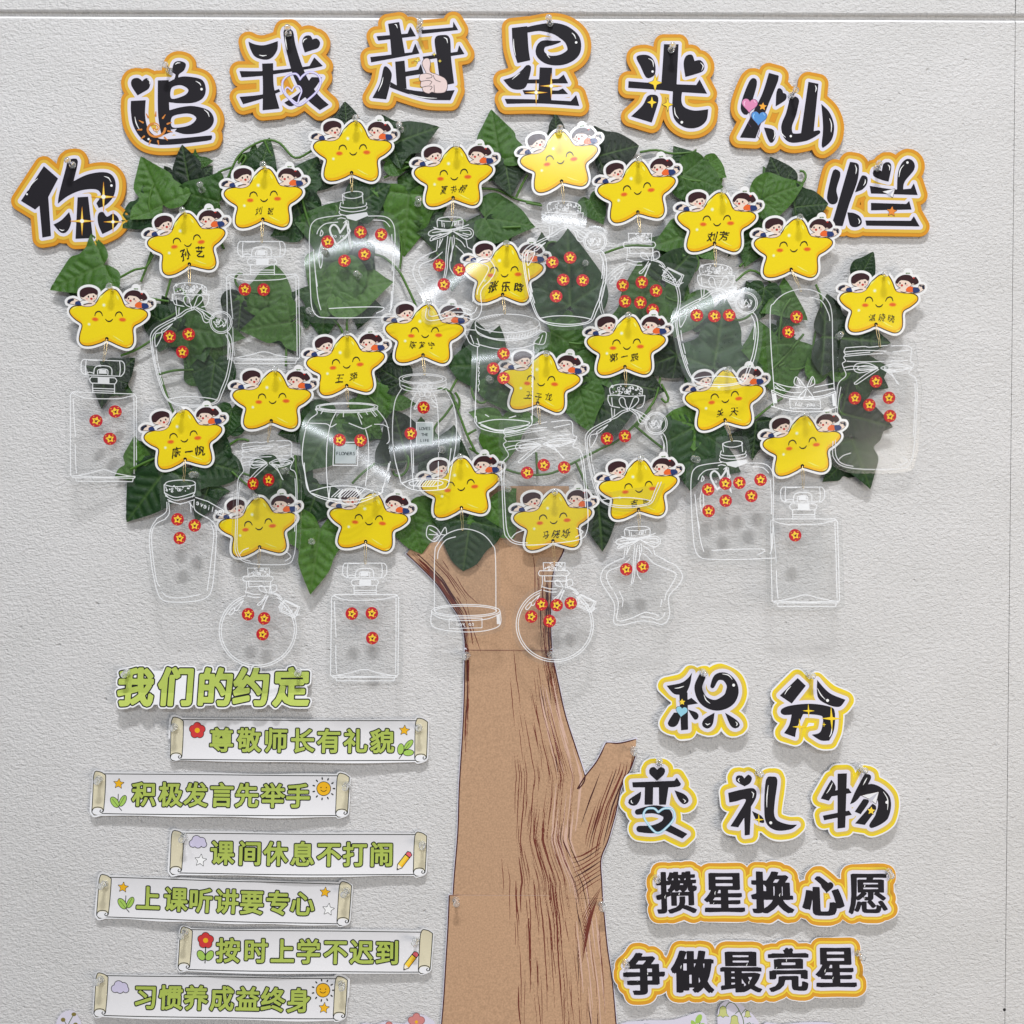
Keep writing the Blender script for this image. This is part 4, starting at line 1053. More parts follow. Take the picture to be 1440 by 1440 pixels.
def ivy(label, o, leaves, stems):
    root = thing('ivy_vine', label, 'artificial ivy', W(*o, 0), 'artificial ivy vines forming the crown of the tree')
    lines = []
    stems = list(stems)
    for cx, cy, size, ang, kind, *dd in leaves[::3]:     # loose tendrils that curl at the end
        a = rnd.uniform(0, 2*math.pi); x, y = cx, cy; q = [(x, y)]; tw = rnd.choice((-1, 1))
        for i in range(9):
            a += tw*(.12+.012*i*i); st_ = 11-.75*i; x += math.cos(a)*st_; y += math.sin(a)*st_; q.append((x, y))
        if all(215 < p[1] < 690 and 110 < p[0] < 1240 for p in q): stems.append(q)
    for st in stems:
        P = smooth([(*p, False) for p in st], False, 6); ph = rnd.uniform(0, 6)
        lines.append([W(x, y, 8+3.5*math.sin(i*.25+ph))-root.location for i, (x, y) in enumerate(P)])
    for ln in lines: tube('stem', [ln], STEM, root, 0.0017)
    extra = []
    for cx, cy, size, ang, kind, *dd in leaves:          # smaller leaves tucked beside the large ones
        if rnd.random() < .9 and size > 50:
            b = math.radians(ang+rnd.choice((-1, 1))*rnd.uniform(60, 130)); q = size*rnd.uniform(.34, .46)
            extra.append((cx+math.cos(b)*q, cy-math.sin(b)*q, size*rnd.uniform(.45, .68), math.degrees(b)+rnd.uniform(-30, 30), rnd.choice(('lobed', 'five', 'lobed', 'heart')), 0))
    leaves = list(leaves)+[e for e in extra if 215 < e[1] < 700 and 90 < e[0] < 1260]
    for i, (cx, cy, size, ang, kind, *dd) in enumerate(leaves):
        d = 4.5+(dd[0]*.5 if dd else rnd.uniform(0, 4)); size *= .84
        me = LM[kind][rnd.randrange(2)]
        lf = link('leaf', me, root)
        a = math.radians(ang); s = size*S*K(d)*1.0
        bx, by = cx-math.cos(a)*size*.42, cy+math.sin(a)*size*.42
        lf.location = W(bx, by, d)-root.location
        lf.rotation_mode = 'XYZ'
        lf.rotation_euler = (Matrix.Rotation(-a, 4, 'Y')@Matrix.Rotation(math.radians(rnd.uniform(-5, 5)), 4, 'Z')@Matrix.Rotation(math.radians(rnd.uniform(-7, 7)), 4, 'X')).to_euler()
        lf.scale = (s, s, s*rnd.choice((1, 1, .92)))
VINES = [
 ('green ivy with glossy lobed leaves behind the stars at the upper left of the crown', (300, 280),
  [(216, 259, 92, 115, 'lobed', 9), (193, 304, 72, 205, 'lobed', 4), (263, 236, 66, 100, 'lobed', 5), (282, 277, 78, 165, 'broad', 12), (372, 220, 58, 75, 'triangle', 5), (430, 250, 74, 60, 'lobed', 7), (424, 305, 76, 290, 'heart', 4), (487, 165, 46, 95, 'heart', 4), (455, 320, 92, 165, 'heart', 8)],
  [[(300, 253), (308, 242), (327, 235)], [(318, 256), (335, 220), (354, 205), (374, 197), (393, 201), (415, 222), (438, 212)], [(372, 198), (378, 212), (384, 220)], [(333, 245), (340, 232), (346, 222), (342, 218), (335, 230)], [(282, 290), (300, 320), (315, 350)], [(420, 260), (430, 300), (440, 330)]]),
 ('green ivy hanging behind the perfume bottles and cork pots at the left of the crown', (280, 480),
  [(115, 388, 100, 205, 'lobed', 6), (172, 520, 52, 40, 'heart', 7), (146, 545, 62, 262, 'triangle', 6), (227, 451, 74, 150, 'broad', 5), (300, 468, 100, 350, 'five', 8), (299, 536, 72, 262, 'heart', 6), (379, 410, 82, 80, 'broad', 6), (379, 458, 86, 190, 'lobed', 10), (338, 440, 62, 265, 'heart', 4), (318, 590, 52, 100, 'heart', 4), (262, 470, 78, 190, 'broad', 4)],
  [[(162, 394), (190, 379), (205, 376), (215, 358)], [(198, 396), (206, 376), (214, 350)], [(233, 418), (245, 380), (262, 360)], [(213, 420), (238, 424)], [(226, 530), (236, 560), (246, 585)], [(222, 527), (245, 521), (272, 520)], [(402, 515), (401, 462), (383, 445)], [(401, 462), (420, 448)], [(170, 500), (195, 490), (225, 470)], [(184, 660), (230, 640), (305, 620)]]),
 ('green ivy with long loose stems behind the bottles at the top centre of the crown', (600, 300),
  [(580, 193, 84, 20, 'lobed', 6), (560, 215, 60, 35, 'heart', 9), (698, 195, 88, 100, 'lobed', 5), (713, 245, 66, 280, 'heart', 8), (572, 310, 104, 265, 'lobed', 5), (592, 268, 80, 150, 'broad', 3), (522, 277, 66, 30, 'heart', 4), (507, 405, 98, 10, 'heart', 10), (468, 405, 98, 255, 'heart', 4), (640, 360, 104, 265, 'five', 4), (712, 312, 86, 350, 'heart', 5), (490, 350, 80, 200, 'broad', 3), (455, 440, 80, 270, 'lobed', 3)],
  [[(522, 357), (540, 362), (560, 380), (572, 402), (585, 430)], [(562, 378), (565, 350), (560, 325)], [(510, 350), (522, 357)], [(679, 280), (695, 307), (707, 322), (715, 340)], [(677, 265), (700, 267), (727, 280), (760, 287)], [(707, 320), (732, 319)], [(595, 335), (612, 352), (622, 370)], [(540, 250), (560, 240), (580, 232), (566, 228), (560, 236)], [(490, 480), (488, 450), (500, 430)], [(726, 277), (733, 262), (742, 245)]]),
 ('green ivy behind the stars and bottles at the upper right of the crown', (930, 320),
  [(782, 176, 36, 95, 'triangle', 3), (865, 214, 72, 15, 'broad', 6), (962, 226, 54, 125, 'lobed', 7), (985, 255, 74, 340, 'heart', 9), (1004, 240, 42, 330, 'heart', 5), (837, 296, 48, 300, 'heart', 5), (955, 335, 90, 200, 'lobed', 4), (903, 415, 100, 95, 'lobed', 6), (957, 372, 88, 45, 'triangle', 5), (800, 385, 128, 92, 'heart', 7), (1011, 475, 124, 80, 'five', 5), (1095, 272, 76, 20, 'heart', 8), (1082, 256, 52, 110, 'triangle', 5), (1137, 290, 56, 5, 'broad', 6), (1217, 374, 46, 62, 'heart', 6), (1072, 424, 56, 262, 'heart', 9), (1110, 432, 66, 325, 'triangle', 6), (1060, 340, 80, 250, 'lobed', 3), (960, 440, 80, 250, 'heart', 3)],
  [[(850, 356), (890, 345), (955, 352)], [(740, 285), (762, 289)], [(1035, 395), (1055, 380), (1075, 390), (1090, 405)], [(1040, 375), (1065, 350), (1090, 330)], [(900, 214), (922, 211), (945, 216), (975, 214), (978, 210)], [(1000, 240), (1015, 250), (1010, 265)], [(1147, 400), (1155, 420), (1152, 445), (1145, 477), (1140, 515), (1135, 535)], [(1180, 425), (1160, 427), (1152, 420)], [(1115, 475), (1132, 500), (1140, 522)], [(1110, 520), (1128, 518), (1140, 510)], [(1085, 520), (1105, 500), (1130, 470)], [(920, 400), (940, 420), (960, 425)]]),
 ('green ivy trailing behind the jars at the right side of the crown', (1120, 560),
  [(1095, 515, 88, 275, 'broad', 6), (1162, 502, 72, 95, 'heart', 6), (1198, 478, 112, 355, 'lobed', 8), (1205, 535, 80, 265, 'broad', 5), (1213, 590, 88, 345, 'lobed', 9), (1208, 648, 88, 290, 'lobed', 7), (964, 594, 66, 170, 'broad', 8), (974, 638, 108, 265, 'heart', 6), (1061, 616, 66, 265, 'triangle', 5), (1072, 485, 74, 100, 'heart', 4), (930, 508, 66, 200, 'heart', 5), (1040, 545, 80, 260, 'lobed', 3)],
  [[(893, 599), (929, 628), (950, 640)], [(929, 528), (922, 559), (910, 578), (895, 600)], [(930, 540), (940, 560), (936, 566), (930, 560)], [(1095, 480), (1100, 440), (1112, 420)], [(1060, 590), (1085, 570), (1100, 560)]]),
 ('green ivy with winding stems between the jars in the middle of the crown', (760, 600),
  [(675, 515, 92, 180, 'broad', 6), (714, 553, 84, 300, 'heart', 4), (820, 572, 78, 285, 'heart', 8), (868, 552, 104, 30, 'heart', 5), (905, 545, 62, 350, 'heart', 9), (843, 732, 90, 275, 'triangle', 6), (702, 728, 74, 305, 'broad', 6), (657, 762, 86, 262, 'broad', 8), (704, 618, 92, 265, 'lobed', 4), (800, 482, 84, 330, 'heart', 4), (850, 520, 78, 300, 'lobed', 4)],
  [[(690, 655), (708, 659), (727, 665), (750, 668), (777, 665), (806, 651), (847, 630), (868, 620), (889, 601), (915, 575)], [(754, 636), (756, 667)], [(810, 651), (818, 668), (827, 690)], [(660, 630), (672, 638), (690, 655)], [(615, 546), (633, 551), (644, 578), (657, 612), (668, 634)], [(638, 567), (625, 585), (612, 600), (605, 625)], [(657, 611), (670, 604)], [(638, 501), (657, 506), (680, 505)], [(640, 552), (646, 562), (645, 575), (641, 566)], [(633, 551), (645, 530), (660, 520)]]),
 ('green ivy with a big pinned leaf at the lower left of the crown', (420, 690),
  [(445, 782, 112, 262, 'five', 9), (582, 738, 88, 285, 'broad', 6), (549, 527, 56, 150, 'heart', 7), (528, 567, 84, 260, 'lobed', 4), (455, 622, 104, 240, 'heart', 5), (512, 595, 70, 320, 'heart', 4), (565, 618, 88, 105, 'broad', 6), (631, 640, 90, 80, 'heart', 5), (441, 706, 74, 250, 'broad', 5), (212, 690, 116, 232, 'lobed', 6), (306, 655, 78, 345, 'broad', 8), (286, 706, 64, 250, 'triangle', 5), (395, 693, 104, 268, 'heart', 4), (324, 592, 50, 260, 'heart', 5)],
  [[(326, 663), (345, 680), (362, 690)], [(420, 720), (432, 745), (438, 760)], [(350, 620), (335, 618), (310, 635)], [(340, 665), (365, 672), (385, 668)], [(530, 650), (510, 665), (495, 680)], [(415, 640), (418, 680), (422, 722)]]),
]
for a in VINES: ivy(*a)

# ------------------------------------------------------------------ yellow star cards with two children
Z1 = View(430, 165, 10.286, 497.08, 216.53)
def laminate(c, name, rough=.22):
    m = paper(c, 0.6, 0.1, 0.03).copy(); m.name = name
    m.node_tree.nodes['Principled BSDF'].inputs['Coat Weight'].default_value = 0.45
    m.node_tree.nodes['Principled BSDF'].inputs['Coat Roughness'].default_value = 0.13
    return m
SBOARD = laminate((240, 240, 242), 'laminated_white'); SEDGE = paper((205, 200, 190), .7)
SYEL = laminate((251, 214, 28), 'laminated_yellow')
SY2 = laminate((249, 210, 32), 'laminated_yellow_warm'); SY3 = laminate((242, 180, 26), 'laminated_orange'); SHI = laminate((253, 234, 110), 'laminated_pale_yellow')
SINK = laminate((50, 44, 30), 'laminated_ink')
CHK = laminate((226, 104, 44), 'laminated_cheek'); CHK2 = laminate((240, 160, 32), 'laminated_cheek_soft')
STAR = '735 83,800 105,860 190,905 290,945 328!,1080 342,1180 355,1240 400,1232 460,1150 535,1060 590,1035 650,1045 760,1040 840,1000 897,930 912,820 878,665 822,560 862,430 906,320 906,265 850,270 750,300 640,285 595,200 540,130 470,122 410,180 358,300 340,440 325!,500 290,560 200,640 120,690 90'
BOY = ['270 190,280 130,340 88,430 78,505 108,522 150,500 240,430 275,340 258,290 235', '265 300,320 268,440 270,490 285,490 305,430 340,350 350,285 335', '92 312,105 272,170 248,260 280,290 330,200 330']
GIRL = ['910 195,945 130,1020 92,1110 98,1160 140,1190 118,1235 185,1190 218,1145 225,1100 255,1020 280,945 250', '930 300,1000 272,1100 255,1165 262,1170 320,1070 345,940 322', '1160 268,1240 265,1255 225,1320 230,1325 280,1265 325,1180 338']
SK = laminate((246, 218, 202), 'laminated_skin'); HAIRB = laminate((58, 34, 38), 'laminated_hair'); NAVY = laminate((44, 62, 112), 'laminated_navy'); SHOE = laminate((36, 42, 62), 'laminated_shoe'); ORSH = laminate((232, 106, 50), 'laminated_orange_shirt'); SHIRT = laminate((240, 238, 236), 'laminated_shirt'); MOUTH = laminate((196, 60, 50), 'laminated_mouth'); BLUSH = laminate((240, 180, 166), 'laminated_blush'); SPROUT = laminate((96, 128, 72), 'laminated_sprout'); CLEARW = laminate((252, 250, 226), 'laminated_glint')
def child_items(loops, parts):
    V = Z1
    lp = [V.loop(s, 1.2) for s in loops]
    items = [(HAIRB, [], [(l+[l[0]], 1.1) for l in lp]), (SK, lp, [])]
    for m, ls in parts: items.append((m, [V.loop(s, 1.0) if isinstance(s, str) else V.circ(*s) for s in ls], []))
    return items
BOY_IT = child_items(BOY, [(HAIRB, ['268 205,272 130,340 88,430 76,508 108,522 160,505 185!,470 160,430 165,395 172,345 205,325 222!,300 225']),
    (SHIRT, ['268 305,315 268,395 282,360 318,300 335']), (NAVY, ['198 325,208 290,255 278,282 305,285 335,230 332']), (SHOE, ['92 312,105 272,170 248,186 270,145 290,120 318']),
    (BLUSH, [(370, 238, 16, 11), (478, 228, 12, 10)]), (HAIRB, [(392, 209, 11, 14), (466, 199, 11, 14)]), (MOUTH, [(435, 236, 18, 15)]), (HAIRB, ['320 322,380 302,440 300,440 307,385 312,330 330'])])
GIRL_IT = child_items(GIRL, [(HAIRB, ['905 195,945 128,1020 90,1110 96,1160 140,1190 116,1238 185,1190 220,1155 205,1140 225!,1120 200,1075 172,985 165,950 195!,935 215']),
    (ORSH, ['1060 300,1100 252,1162 262,1172 318,1100 332']), (NAVY, ['1163 268,1240 268,1262 318,1180 338']), (SHOE, ['1252 225,1290 232,1320 230,1325 282,1300 280,1290 250,1262 250']),
    (BLUSH, [(955, 232, 12, 11), (1072, 232, 14, 11)]), (HAIRB, [(970, 205, 11, 14), (1050, 210, 11, 14)]), (MOUTH, [(1000, 236, 17, 15), (1160, 128, 14, 12)]), (HAIRB, ['985 318,1040 330,1085 318,1080 326,1040 340,990 326'])])

def build_star_meshes(k):
    V = Z1
    star = V.loop(STAR, 1.2)
    sil = [star]+[V.loop(s) for s in BOY+GIRL]+[V.circ(1075, 60, 26)]
    G = grid_for([p for l in sil for p in l], 8, 0.4)
    ms = {}
    sv = sd_polys(G, [star], 30)
    bv = sd_polys(G, sil, 8)
    b = MB(); b.slab(G, bv, 4.1, SBOARD, 0, 1.6, SEDGE); ms['board'] = b.mesh('board', k)
    g = MB()
    g.layer(G, sv, 0.9, SINK, 1.68); g.layer(G, sv, -0.5, SY3, 1.74)
    # warmer printed rim on the lower and right flanks of the arms, as on the printed picture
    X, Y = G.x[None, :], G.y[:, None]
    for i, m in enumerate((SY2, SYEL)):
        e = 1.6+2.6*i
        sh = np.roll(np.roll(sv, int(-3.2*(i+1)/G.h), 0), int(-1.4*(i+1)/G.h), 1)
        g.layer(G, np.maximum(sv+e*.55, sh+e*.5), 0, m, 1.8+.06*i)
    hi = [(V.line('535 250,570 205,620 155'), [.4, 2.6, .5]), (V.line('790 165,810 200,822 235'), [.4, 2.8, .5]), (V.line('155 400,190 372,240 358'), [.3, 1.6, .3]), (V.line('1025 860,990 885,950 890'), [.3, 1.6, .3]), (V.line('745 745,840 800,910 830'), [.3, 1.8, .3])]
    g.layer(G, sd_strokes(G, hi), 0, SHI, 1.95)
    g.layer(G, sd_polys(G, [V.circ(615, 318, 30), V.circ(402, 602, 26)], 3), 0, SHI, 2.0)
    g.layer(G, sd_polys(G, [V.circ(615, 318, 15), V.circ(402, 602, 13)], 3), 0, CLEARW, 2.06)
    ms['star'] = g.mesh('star', k)
    f = MB()
    f.layer(G, sd_polys(G, [V.circ(490, 526, 52, 30), V.circ(885, 511, 56, 31)], 3), 0, CHK2, 1.98)
    f.layer(G, sd_polys(G, [V.circ(490, 526, 36, 19), V.circ(885, 511, 40, 20)], 3), 0, CHK, 2.04)
    f.layer(G, sd_strokes(G, [(V.line(s, 1), [1.0, 1.7, 1.7, 1.0]) for s in ('485 475,500 430,545 410,580 430,596 470', '780 465,800 420,840 403,870 420,886 460', '640 515,660 538,690 546,720 536,741 512')]), 0, SINK, 2.1)
    f.layer(G, sd_polys(G, [V.circ(662, 795, 25)], 3), 0, paper((18, 16, 14), .8), 2.14)
    ms['face'] = f.mesh('face', k)
    for nm, it in (('boy_drawing', BOY_IT), ('girl_drawing', GIRL_IT)):
        q = MB(); 
        pts = [p for m, ls, st in it for l in ls for p in l]
        GG = grid_for(pts, 3, 0.3)
        for i, (m, ls, st) in enumerate(it):
            v = GG.new()
            if ls: v = np.minimum(v, sd_polys(GG, ls, 3))
            if st: v = np.minimum(v, sd_strokes(GG, st))
            q.layer(GG, v, 0, m, 1.98+.05*i)
        if nm == 'girl_drawing': q.layer(GG, sd_polys(GG, [V.circ(1060, 62, 16, 9), V.circ(1092, 60, 16, 9)], 3), 0, SPROUT, 2.0)
        ms[nm] = q.mesh(nm, k)
    return ms
SD = 18.0                     # stars stand 18 mm off the wall, on the leaves and pins
SMESH = build_star_meshes(K(SD))

def handwriting(txt, k, seed, size, dx, dy, ink):
    r = random.Random(seed); n = len(txt); G = Grid(-42, 2, 42, 34, 0.3); v = G.new()
    adv = np.cumsum([.45 if c == ' ' else 1.2 for c in txt]); adv = adv-adv[-1]/2-.6
    for i, ch in enumerate(txt):
        if ch == ' ': continue
        x = dx+adv[i]*size
        E = put(glyph(ch), x, dy+r.uniform(-1, 1), size*r.uniform(.9, 1.12), r.uniform(.8, 1.0), r.uniform(-.14, .04), r.uniform(.1, .4))
        p = E.reshape(-1, 2); A = size*.055; f = 5.2/size; ph = r.uniform(0, 6)     # a hand is never straight
        p = p+A*np.stack([np.sin(p[:, 1]*f+ph)+.6*np.sin(p[:, 0]*f*1.7+ph*2), np.sin(p[:, 0]*f+ph*3)+.6*np.sin(p[:, 1]*f*1.9+ph)], 1)
        v = np.minimum(v, sd_edges(G, p.reshape(-1, 4), 3))
    v = v+.22*np.sin(G.x[None, :]*1.1+seed)*np.sin(G.y[:, None]*.9+seed)
    g = MB(); g.layer(G, v, ink+.14, SINK, 2.2)
    return g.mesh('handwriting', k)

# smile point x, y; turn in degrees anticlockwise; handwriting; its size, offset and boldness; what hangs below
STARS = [
 (497, 216.5, 0, None, 'square flask with five stickers'),
 (371.8, 282, 1, ('刘 聪', 10, 0, 15, -.1), 'perfume bottle with two stickers'),
 (639, 251.5, 2, ('夏书桐', 11, -2, 14, -.1), 'star bottle with three stickers'),
 (788.4, 229, 9, None, 'cork pot with five stickers'),
 (896.7, 271.7, 7, None, 'round flask with six stickers'),
 (1008, 316, 0, ('刘芳', 14, 2, 16.5, .12), 'cork pot with three stickers in a row'),
 (1115.7, 352.5, 0, None, 'domed jar with a bow'),
 (265, 345, 8, ('孙艺', 17, 5, 12.5, .15), 'cork pot with three stickers in a triangle'),
 (154, 450.5, -3, None, 'turned perfume bottle with three stickers'),
 (598, 473, -1, ('陈芗宁', 11, -4, 12, -.05), 'tall jar with two stickers'),
 (709.6, 387.8, 0, ('张乐晗', 15, 2, 15, .2), 'cylinder jar with three stickers'),
 (488, 516, 5, ('王 萍', 12, -2, 15, -.05), 'faceted jar with two stickers'),
 (383.8, 565.6, 0, None, 'turned mason jar with two stickers'),
 (881.3, 489.5, 1, ('郭一辰', 12, -4, 13, 0), 'cork pot with two stickers'),
 (760.8, 540.8, -4, ('王子龙', 12, -2, 16.5, -.1), 'tilted mason jar with three stickers'),
 (1019.7, 564.3, 6, ('关 天', 12, 1, 14.5, 0), 'square flask with seven stickers'),
 (1235.5, 430, -1, ('温晓晓', 11, 5, 17, -.1), 'mason jar with five stickers'),
 (1128.7, 629, 6, None, 'perfume bottle with a single sticker'),
 (260, 619.6, 6, ('陈一帆', 14, 3, 16, .1), 'jug with three stickers'),
 (365, 743, 6, None, 'round flask with three stickers'),
 (519, 736, -5, None, 'perfume bottle with three spread stickers'),
 (648.9, 687.8, 6, None, 'domed jar without stickers'),
 (778.6, 734.4, 4, ('马晓烁', 12, 2, 16, -.05), 'round flask with five stickers'),
 (898.6, 690.3, 5, ('吉 司', 10, 0, 16, 0), 'star bottle with two stickers'),
]
STAR_OBJ = []
for i, (x, y, rot, hand, what) in enumerate(STARS):
    tx = math.radians({3: 2.0}.get(i, rnd.uniform(6, 8.5)))
    root = thing('star_card', 'yellow smiling star card '+('with handwriting' if hand else 'without writing')+' above the '+what, 'star card', W(x, y, SD), 'yellow star cards with two drawn children', (tx, -math.radians(rot), 0))
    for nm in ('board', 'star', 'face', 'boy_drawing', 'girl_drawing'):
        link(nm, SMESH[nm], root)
    if hand: link('handwriting', handwriting(hand[0], K(SD), i, hand[1], hand[2], hand[3], hand[4]), root)
    STAR_OBJ.append(root)

# ------------------------------------------------------------------ clear plastic bottles, etched in white
FILM = clear_film('clear_acrylic', 0.014, (0.955, 0.96, 0.96))
FILMEDGE = clear_film('clear_acrylic_edge', 0.22, (0.9, 0.91, 0.91))
ETCH = translucent_ink('white_etching', (240, 242, 244), 0.76)
FROST = translucent_ink('frosted_label', (214, 224, 226), 0.55)
ETCHINK = paper((70, 78, 80), .6)
GOLDWIRE = bpy.data.materials.new('gold_wire'); GOLDWIRE.use_nodes = True
_b = GOLDWIRE.node_tree.nodes['Principled BSDF']; _b.inputs['Base Color'].default_value = (.72, .55, .28, 1); _b.inputs['Metallic'].default_value = .9; _b.inputs['Roughness'].default_value = .3

def scribble(V, x0, y0, x1, y1, n, amp, seed):
    r = random.Random(seed); pts = []
    for i in range(n):
        t = i/(n-1); pts.append((*V.pt(x0+(x1-x0)*t+r.uniform(-amp, amp)*.6, y0+(y1-y0)*t+r.uniform(-amp, amp)), False))
    return smooth(pts, False, .8)
def dots(V, x0, y0, x1, y1, n, seed, r0=4, r1=10):
    r = random.Random(seed); rings, fills = [], []
    for i in range(n):
        x, y, q = r.uniform(x0, x1), r.uniform(y0, y1), r.uniform(r0, r1)
        if i % 3: fills.append(V.circ(x, y, q*.7, n=10))
        else: c = V.circ(x, y, q, n=12); rings.append((c+[c[0]], 0.9))
    return rings, fills
# type: view, anchor, silhouettes, lines [(path, width)], extra
def T(view, anchor, sil, lines, circles=(), fills=(), cork=None, scr=(), txt=(), labels=(), w=1.22):
    ax, ay = view[0]+anchor[0]/view[2], view[1]+anchor[1]/view[2]
    return dict(V=View(*view, ax, ay), sil=sil, lines=lines, circles=circles, fills=fills, cork=cork, scr=scr, txt=txt, labels=labels, w=w)
TY = {}
TY['cork_pot'] = T((210, 380, 7.2), (412, 155), ['262 130!,575 130!,605 250!,590 360!,570 470!,275 470!,235 340!,232 250!', '270 475,150 530,50 590,5 660,10 760,40 950,90 1150,150 1290,230 1350,330 1375,450 1380,580 1365,680 1330,730 1230,790 1080,830 880,832 740,790 620,600 490'],
 ['262 240,250 200,255 160,330 132,430 130,520 145,575 175,580 215,575 240', '232 243,300 238,420 250,520 248,605 243', '235 240,232 290,250 330,265 348,350 365', '530 372,570 360,595 320,606 245', '270 265,272 300,278 345', '435 380,370 350,345 290,370 260,400 280,410 330,435 380', '445 380,490 355,540 300,535 262,495 265,470 320,445 380',
  '430 385,370 400,300 450,255 478', '435 400,380 420,320 465,250 490', '455 390,520 440,545 510,575 530,600 520', '470 380,540 430,560 480,610 505', '480 378,580 420,655 475,610 482,530 412', '266 368,275 462', '300 380,295 455',
  '255 478,150 530,50 590,5 660,10 760,40 950,90 1150,150 1290,230 1350,330 1375,450 1380,580 1365,680 1330,730 1230,790 1080,830 880,832 740,815 660,785 620', '265 495,160 550,70 610,25 680,30 800,60 980,110 1160,165 1290,250 1342,440 1362,600 1347,670 1310,715 1200,770 1060,808 860,805 740,770 650',
  '230 540,120 608,140 622,230 540', '60 640,125 640,60 770,48 690,60 640', '60 805,72 910', '78 940,100 1040', '95 1060,122 1150', '800 730,795 800,785 900', '170 1302,300 1280,450 1277,600 1293,678 1312'],
 circles=[(722, 525, 112), (722, 525, 97), (438, 386, 13)], cork=(268, 145, 572, 236, 44), scr=[(650, 520, 790, 520, 26, 38), (670, 560, 760, 560, 14, 22)])
TY['perfume_bottle'] = T((300, 640, 4.5), (962, 690), ['815 678!,1100 678!,1105 785!,1050 800!,1050 880!,1175 882!,1178 1400!,1150 1425!,785 1425!,750 1400!,750 882!,880 880!,880 800!,815 785!'],
 ['835 684!,1080 684!,1096 702,1096 750,1075 777!,845 777!,822 755,822 702,835 684', '852 690,848 735,850 772', '1066 690,1070 730,1066 772', '848 772,870 760,900 765', '900 770,906 735,930 719,990 719,1014 735,1016 770', '925 770,930 742,985 740,990 770',
  '885 788!,1035 788!,1048 805,1036 825!,886 825!,874 806,885 788', '893 828!,893 884!', '1033 828!,1033 884!', '893 856!,1033 856!', '893 870!,1033 870!', '770 882!,1158 882!,1175 900!,1175 1385!,1160 1400!,768 1400!,752 1385!,752 900!,770 882!', '770 890,800 905,880 918,1050 914,1120 900,1165 888', '770 925,776 1040,784 1150', '783 1200,784 1290,790 1372', '1158 905,1160 1100,1160 1372',
  '768 1392,880 1370,965 1350,1050 1372,1165 1392', '768 1388,960 1394,1165 1388', '786 1404!,790 1421!,1150 1421!,1154 1404!'], fills=['926 788!,1000 788!,1000 824!,926 824!', '936 742!,980 742!,984 766!,932 766!', '862 684!,925 684!,925 690!,862 690!'])
TY['square_flask'] = T((400, 240, 4.0), (380, 118), ['310 115!,455 115!,470 250!,560 250,605 280,622 340,622 780,600 836!,200 838,150 800,134 740,134 340,160 285,220 255,310 245!'],
 ['325 135,350 124,400 117,438 124,436 142,390 155,345 151,325 135', '325 135!,330 185!', '438 130!,442 182!', '318 178,312 195,330 205,390 208,455 196,460 180', '310 203,315 218,380 229,455 216,463 200', '308 225,312 242,380 252,455 237', '318 248,220 261,165 282,140 340,138 500,148 700,160 780,185 818,230 831,400 833,622 825', '470 252,560 255,604 285,620 350,616 500,612 650,606 760,592 800',
  '342 268,318 262,298 268', '298 286,230 295,192 325,180 352', '205 330,215 345,208 360,198 362,205 330', '205 400,190 470,200 545,211 500,206 400', '160 440,175 600,190 720,208 786', '170 560,185 650', '255 779,400 772,545 771,559 786,520 806', '500 274,560 280,592 312', '602 355,606 450,605 560', '603 680,600 780', '350 275,352 330,367 425', '358 280,364 350,373 432', '330 290,350 275,345 300,325 330'],
 fills=['340 248!,462 230!,470 250!,400 279!,352 266!'], circles=(), scr=(), txt=[('to you', 306, 362, 26, 0, False)], labels=[('290 412!,258 350,255 318,275 300,298 316,310 345!,330 318,345 288!,352 300!,366 335!,340 372!,290 412!', 2.6)])
TY['star_bottle'] = T((580, 300, 8.47), (470, 90), ['300 45!,600 45!,680 130!,730 200,700 300!,660 390!,280 420!,210 330!,180 240,240 150!', '285 440,150 500,50 570,5 670,20 760,100 890,160 1000,170 1100,155 1230,200 1275,300 1268,480 1225,640 1242,720 1270,790 1230,825 1130,812 960,842 880,920 800,980 700,970 620,900 530,800 480,650 395'],
 ['300 165,298 85,360 55,480 45,560 50,600 78,600 150', '300 85,400 97,520 95,598 75', '350 92,355 160', '375 120,380 165', '482 110,470 150', '505 102,498 150', '522 100,515 140', '550 90,545 130', '255 170,350 195,450 190,560 168,668 132', '262 180,360 204,470 196,600 165', '470 210,380 190,260 195,193 230,200 265,260 265,380 240,470 215', '470 215,380 270,260 310,213 325,225 285,340 240', '470 212,360 215,240 230', '470 216,340 262,240 305', '480 210,560 190,660 168,722 205,712 270,640 302,560 260,490 215', '560 205,680 200,692 250,600 232', '500 220,580 250,660 270',
  '300 320,285 440', '330 305,318 390', '360 300,310 405', '635 290,655 395', '420 270,400 450,392 620,368 772', '450 280,420 480,412 640,388 760', '490 260,496 350,450 520,446 640,486 712', '470 280,472 420,455 560', '515 290,580 330,626 392', '285 440,150 500,50 570,5 670,20 760,100 890,160 1000,170 1100,155 1230,200 1275,300 1268,480 1225,640 1242,720 1270,790 1230,825 1130,812 960,842 880,920 800,980 700,970 620,900 530,800 480,655 395',
  '355 455,250 540,110 600,74 670,100 760,142 830', '165 870,210 980,206 1090,190 1190,232 1226,380 1185,520 1122,620 1132,695 1162', '515 380,580 440,650 510,800 580,890 620,906 670,850 780,785 890,770 965', '742 1180,680 1212,600 1182,480 1176', '228 860,268 960,258 1050', '735 960,718 1050', '770 1120,750 1170'])
def circ_path(cx, cy, rx, ry, a0, a1, n=26):
    return ','.join('%.1f %.1f' % (cx+rx*math.cos(math.radians(a0+(a1-a0)*i/n)), cy+ry*math.sin(math.radians(a0+(a1-a0)*i/n))) for i in range(n+1))
